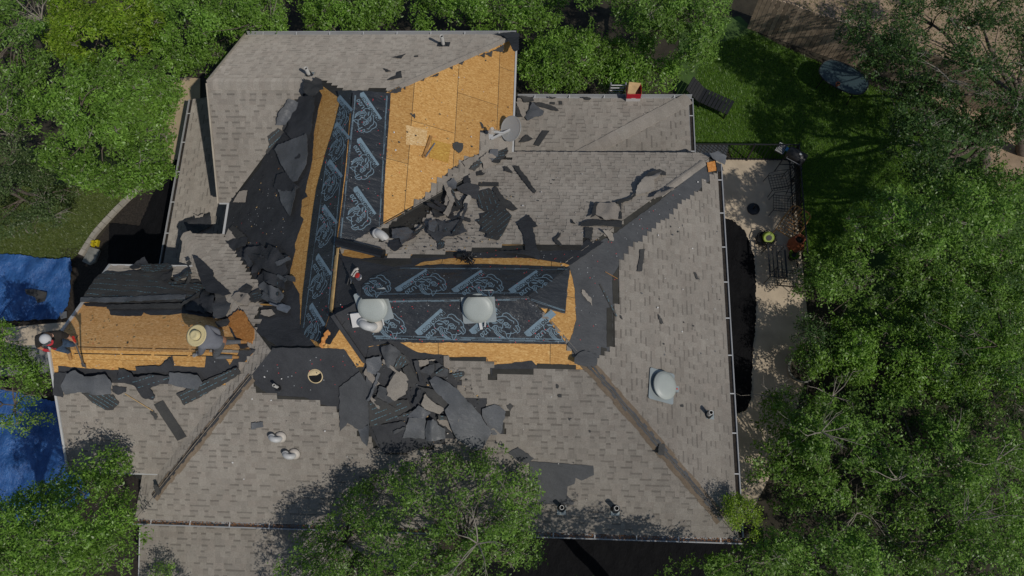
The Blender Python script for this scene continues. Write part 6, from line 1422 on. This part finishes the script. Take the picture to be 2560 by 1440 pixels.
# ================================================================== trees
def limb(b, p, q, r0, r1, r, sag=.15, n=6):
    p, q = Vector(p), Vector(q); L = (q-p).length; o1 = Vector((r.uniform(-1, 1), r.uniform(-1, 1), r.uniform(-.3, .6)))*L*sag
    pts = []; rad = []
    for i in range(n+1):
        s = i/n; pts.append(p+(q-p)*s+o1*math.sin(math.pi*s)+Vector((r.uniform(-1, 1), r.uniform(-1, 1), r.uniform(-1, 1)))*L*.015); rad.append(r0+(r1-r0)*s)
    b.tube(pts, rad, 6)
    return pts
def tree(label, px, z0, z1, ncl, nleaf, leaf, trunk_px, seed, lsize=.085, crad=(.2, .4), name='tree', flat=.8, group='trees round the house', hole=.16, bare=0, low=.35, trunk_r=.14, dm=130., k=1.):
    z0, z1 = z0+.7, z1+.8; r = random.Random(seed); g = np.random.default_rng(seed)
    xs = [p[0] for p in px]; ys = [p[1] for p in px]; cl = []
    def edge_d(x, y):
        m = 1e9
        for i in range(len(px)):
            ax, ay = px[i]; bx, by = px[(i+1) % len(px)]; dx, dy = bx-ax, by-ay; s = max(0, min(1, ((x-ax)*dx+(y-ay)*dy)/(dx*dx+dy*dy+1e-9))); m = min(m, math.hypot(ax+dx*s-x, ay+dy*s-y))
        return m
    tries = 0; ncl = int(ncl*1.25)
    while len(cl) < ncl and tries < ncl*60:
        tries += 1; x, y = r.uniform(min(xs), max(xs)), r.uniform(min(ys), max(ys))
        if not inpoly(x, y, px): continue
        e = edge_d(x, y); dome = min(1, e/dm)**.6
        if hole and noise.noise(Vector((x/70.+seed, y/70., 0)))+.5*noise.noise(Vector((x/28., y/28.+seed, 3))) < hole-.5: continue
        z = z0+(z1-z0)*dome*r.uniform(.6, 1.) if r.random() > low else z0+(z1-z0)*dome*r.uniform(.1, .7)
        cr = r.uniform(*crad)*min(1, .45+e/60.)
        cl.append((PZ(x, y, z), cr))
    ncl = len(cl); base = PZ(*trunk_px, 0.); t = thing(name, label, 'tree', base, group)
    cen = sum((c for c, _ in cl), Vector((0, 0, 0)))/len(cl)
    fork = base+(Vector((cen.x, cen.y, 0))-Vector((base.x, base.y, 0)))*.35+Vector((0, 0, max(1.2, z0*.75)))
    b = MB(); limb(b, base-Vector((0, 0, .1)), fork, trunk_r*1.25, trunk_r*.9, r, .06, 7); b.build('trunk', 'bark', t, smooth=True)
    b = MB(); order = sorted(cl, key=lambda c: r.random())
    mains = []
    for c, cr in order[:7]:
        e_ = fork+(c-fork)*.8-Vector((0, 0, .15)); mains.append(limb(b, fork, e_, trunk_r*.62, trunk_r*.16, r, .12, 8))
    for c, cr in order[7:7+max(30, ncl//5)]:
        best = min((p for m_ in mains for p in m_[2:]), key=lambda p: (p-c).length); limb(b, best, c, .022, .006, r, .12, 5)
    b.build('limbs', 'bark', t, smooth=True)
    b = MB()
    for c, cr in order[:max(24, ncl//3)]:
        for _ in range(3):
            v = Vector((r.uniform(-1, 1), r.uniform(-1, 1), r.uniform(-.4, .6))).normalized()*cr*.75; limb(b, c-v*.5-Vector((0, 0, .1)), c+v*1.0, .008, .002, r, .1, 3)
    for _ in range(bare):
        c, cr = r.choice(cl)
        for _ in range(6):
            v = Vector((r.uniform(-1, 1), r.uniform(-1, 1), r.uniform(0, .5))).normalized()*r.uniform(.4, .9); pts = limb(b, c+Vector((0, 0, .15)), c+v+Vector((0, 0, .3)), .016, .004, r, .1, 4)
            for _ in range(3): q = r.choice(pts[1:]); limb(b, q, q+v*.4+Vector((r.uniform(-.2, .2), r.uniform(-.2, .2), r.uniform(-.1, .1))), .006, .002, r, .1, 2)
    kind(b.build('twigs', 'twig', t), 'stuff')
    # leaves: sprays of small blades round every cluster
    C = np.array([tuple(c) for c, _ in cl]); Rr = np.array([cr for _, cr in cl]); w_ = Rr**2; w_ /= w_.sum()
    sp = int(nleaf*.66*k)//7; ci = g.choice(len(C), sp, p=w_)
    u = g.normal(size=(sp, 3)); u /= np.linalg.norm(u, axis=1)[:, None]; rad = g.uniform(.25, 1.08, sp)**.6
    S_c = C[ci]+u*(Rr[ci]*rad)[:, None]*np.array([1, 1, flat])
    idx = np.repeat(np.arange(sp), 7); n = len(idx)
    P = S_c[idx]+g.normal(size=(n, 3))*.05
    nrm = g.normal(size=(n, 3))*.55+u[idx]*.45+np.array([.18, -.18, .75]); nrm /= np.linalg.norm(nrm, axis=1)[:, None]
    a = g.normal(size=(n, 3)); a -= nrm*(a*nrm).sum(1)[:, None]; a /= np.linalg.norm(a, axis=1)[:, None]; bb = np.cross(nrm, a)
    L = lsize*g.uniform(.65, 1.3, n); Wd = L*g.uniform(.32, .5, n)
    V = np.stack([P-a*(L/2)[:, None], P+bb*(Wd/2)[:, None]-a*(L*.05)[:, None], P+a*(L/2)[:, None], P-bb*(Wd/2)[:, None]-a*(L*.05)[:, None]], 1).reshape(-1, 3)
    o = raw_mesh('crown', V-np.array(tuple(base)), 4, leaf, t)
    sh = g.uniform(.62, 1.22, len(C))[ci][idx]; at = o.data.attributes.new('clump', 'FLOAT', 'FACE'); at.data.foreach_set('value', sh.astype(np.float32)); return t
T = tree
T('broad bright green oak filling the left edge beside the path', [(150,150),(240,120),(330,110),(420,160),(470,210),(440,260),(448,330),(420,360),(435,430),(400,470),(330,505),(200,470),(90,400),(50,250)], 3.2, 6.2, 210, 52000, 'leaf_bright', (270,330), 1)
T('yellow green tree at the top left', [(120,0),(200,-60),(340,-60),(420,60),(350,130),(190,180),(110,110)], 3.4, 6.4, 90, 22000, 'leaf_yellow', (240,60), 2)
T('green tree behind the north west roof corner', [(330,-60),(730,-60),(712,80),(612,84),(570,150),(520,190),(440,185),(350,110)], 2.0, 5.0, 150, 36000, 'leaf_bright', (540,40), 3, bare=2)
T('grey green tree with bare twigs in the top left corner', [(-60,-60),(140,-60),(150,120),(100,240),(60,330),(-60,310)], 3.0, 6.0, 90, 20000, 'leaf_oak', (40,140), 4, bare=8)
T('dull olive tree on the left edge above the lawn', [(-60,290),(60,320),(110,410),(200,460),(190,520),(160,560),(60,590),(-60,610)], 1.8, 3.9, 80, 19000, 'leaf_olive', (40,470), 5, .065, bare=4)
T('green shrub row tree above the north gutter, left part', [(750,-60),(1010,-60),(1000,60),(960,78),(900,82),(770,78),(745,30)], 1.6, 3.6, 70, 17000, 'leaf_bright', (880,30), 6)
T('green shrub row tree above the north gutter, right part', [(1010,-60),(1420,-60),(1400,60),(1330,84),(1200,82),(1030,80)], 1.6, 3.6, 110, 26000, 'leaf_bright', (1200,30), 7)
T('leafy round tree beyond the bare north east roof corner', [(1300,110),(1380,60),(1480,60),(1535,120),(1505,190),(1430,232),(1330,236),(1292,190)], 1.4, 3.3, 80, 20000, 'leaf_bright', (1410,170), 8)
T('leafy round tree behind the red carton', [(1520,110),(1620,90),(1700,150),(1692,220),(1620,234),(1500,230),(1505,170)], 1.3, 3.0, 60, 15000, 'leaf_bright', (1600,190), 9)
T('tree at the top right of centre beside the board fence', [(1410,-60),(1720,-60),(1830,-20),(1815,80),(1790,150),(1720,180),(1690,130),(1560,75),(1440,55)], 2.4, 5.2, 120, 28000, 'leaf_oak', (1640,60), 10)
T('sparse dark tree over the board fence in the top right corner', [(2090,40),(2250,-40),(2620,-60),(2620,360),(2500,330),(2400,300),(2300,250),(2180,200),(2100,140)], 2.4, 4.6, 260, 38000, 'leaf_dark', (2560,380), 11, .085, (.22,.42), hole=.36, bare=4)
T('dark tree in front of the fence, right of the glass table', [(2190,200),(2330,180),(2470,260),(2560,330),(2440,460),(2300,490),(2240,420),(2200,330)], 2.2, 4.2, 120, 20000, 'leaf_dark', (2460,430), 12, .085, hole=.38)
T('big green oak at the right edge below the dark fence trees', [(2110,570),(2150,490),(2300,440),(2480,420),(2640,400),(2640,660),(2400,650),(2200,640)], 2.6, 5.6, 150, 30000, 'leaf_oak', (2400,560), 13, dm=160., k=1.3, hole=.24)
T('low spreading oak beside the patio chairs', [(2020,650),(2100,570),(2300,610),(2640,640),(2640,790),(2400,810),(2200,770),(2090,790),(1985,725)], .4, 3.6, 190, 34000, 'leaf_oak', (2330,690), 27, dm=380., k=1.25, hole=.2)
T('dense green oak in the middle of the right edge', [(2090,800),(2200,770),(2300,760),(2640,760),(2640,1020),(2300,1000),(2100,960),(2000,930),(1980,860),(2050,840)], 0.3, 3.8, 220, 40000, 'leaf_bright', (2350,900), 14, dm=420., k=1.35, hole=.22)
T('tall oak with bare grey twigs at the lower right', [(1920,980),(2000,930),(2200,970),(2400,1000),(2640,1010),(2640,1500),(2300,1500),(2200,1330),(2050,1290),(1950,1280),(1870,1230),(1880,1110)], 0.4, 5.0, 340, 60000, 'leaf_oak', (2250,1200), 15, bare=14, dm=380., k=1.35, hole=.27)
T('small bright sapling at the south east roof corner', [(1806,1250),(1850,1232),(1890,1240),(1900,1300),(1890,1360),(1830,1352)], 3.4, 5.0, 18, 4800, 'leaf_yellow', (1860,1340), 16, .05, (.16,.3), trunk_r=.05)
T('low tree along the bottom edge right of the south gutter', [(1600,1500),(1680,1400),(1760,1400),(1830,1370),(1950,1300),(2080,1310),(2200,1350),(2300,1500)], 2.0, 4.6, 90, 20000, 'leaf_oak', (1980,1420), 17)
T('airy green tree reaching over the south gutter at bottom centre', [(760,1700),(680,1560),(690,1420),(740,1350),(780,1320),(860,1240),(950,1180),(1060,1112),(1150,1130),(1240,1090),(1330,1170),(1375,1250),(1345,1340),(1365,1500),(1320,1700)], 3.8, 6.2, 540, 66000, 'leaf_oak', (1060,1440), 18, .068, (.16,.36), hole=.46, low=.5, k=.92, bare=4)
T('bright tree at the bottom left over the garage eave', [(-60,1280),(60,1230),(130,1190),(190,1140),(240,1105),(300,1100),(325,1180),(330,1290),(375,1330),(330,1400),(300,1500),(-60,1500)], 3.6, 6.4, 190, 40000, 'leaf_bright', (130,1380), 19, .072, (.2,.42), hole=.2)
T('small bright tree beside the person in black at the left edge', [(-60,780),(20,800),(50,860),(100,890),(125,950),(100,1010),(130,1040),(60,1080),(-60,1060)], 2.6, 4.6, 60, 12000, 'leaf_bright', (10,960), 20, .07, (.16,.34), hole=.3, bare=3, trunk_r=.08)
T('little sapling top at the bottom edge on the porch roof', [(350,1500),(375,1420),(405,1398),(450,1430),(470,1500)], 2.8, 4.0, 14, 3200, 'leaf_bright', (400,1490), 21, .05, (.14,.26), trunk_r=.04)
T('dark shrub in the shade between the patio and the trees', [(1990,780),(2060,800),(2120,830),(2100,900),(2020,930),(1980,900)], .6, 1.6, 26, 6000, 'leaf_dark', (2050,870), 22, .06, trunk_r=.04, name='shrub', group='shrubs')
T('shrub mass behind the trees along the east garden', [(2300,420),(2560,380),(2640,500),(2640,1100),(2300,1000),(2200,760)], .6, 2.4, 80, 14000, 'leaf_dark', (2480,700), 23, .07, name='shrub', group='shrubs', trunk_r=.05)
T('dark undergrowth shrub below the north west trees', [(300,0),(700,0),(700,90),(560,150),(420,170),(300,110)], .5, 1.6, 60, 9000, 'leaf_dark', (500,90), 24, .07, name='shrub', group='shrubs', trunk_r=.04)
T('tree cut off by the bottom edge, shading the strip behind the south gutter', [(1420,1470),(1560,1450),(1700,1462),(1880,1442),(1920,1640),(1400,1660)], 4.0, 6.4, 90, 13000, 'leaf_oak', (1600,1560), 25, dm=60., hole=.36)
T('dark shrubs crowding the ground under the right hand trees', [(2040,980),(2560,980),(2640,1500),(2000,1500),(1960,1250)], .4, 1.2, 120, 16000, 'leaf_dark', (2300,1250), 26, .09, name='shrub', group='shrubs', trunk_r=.04)
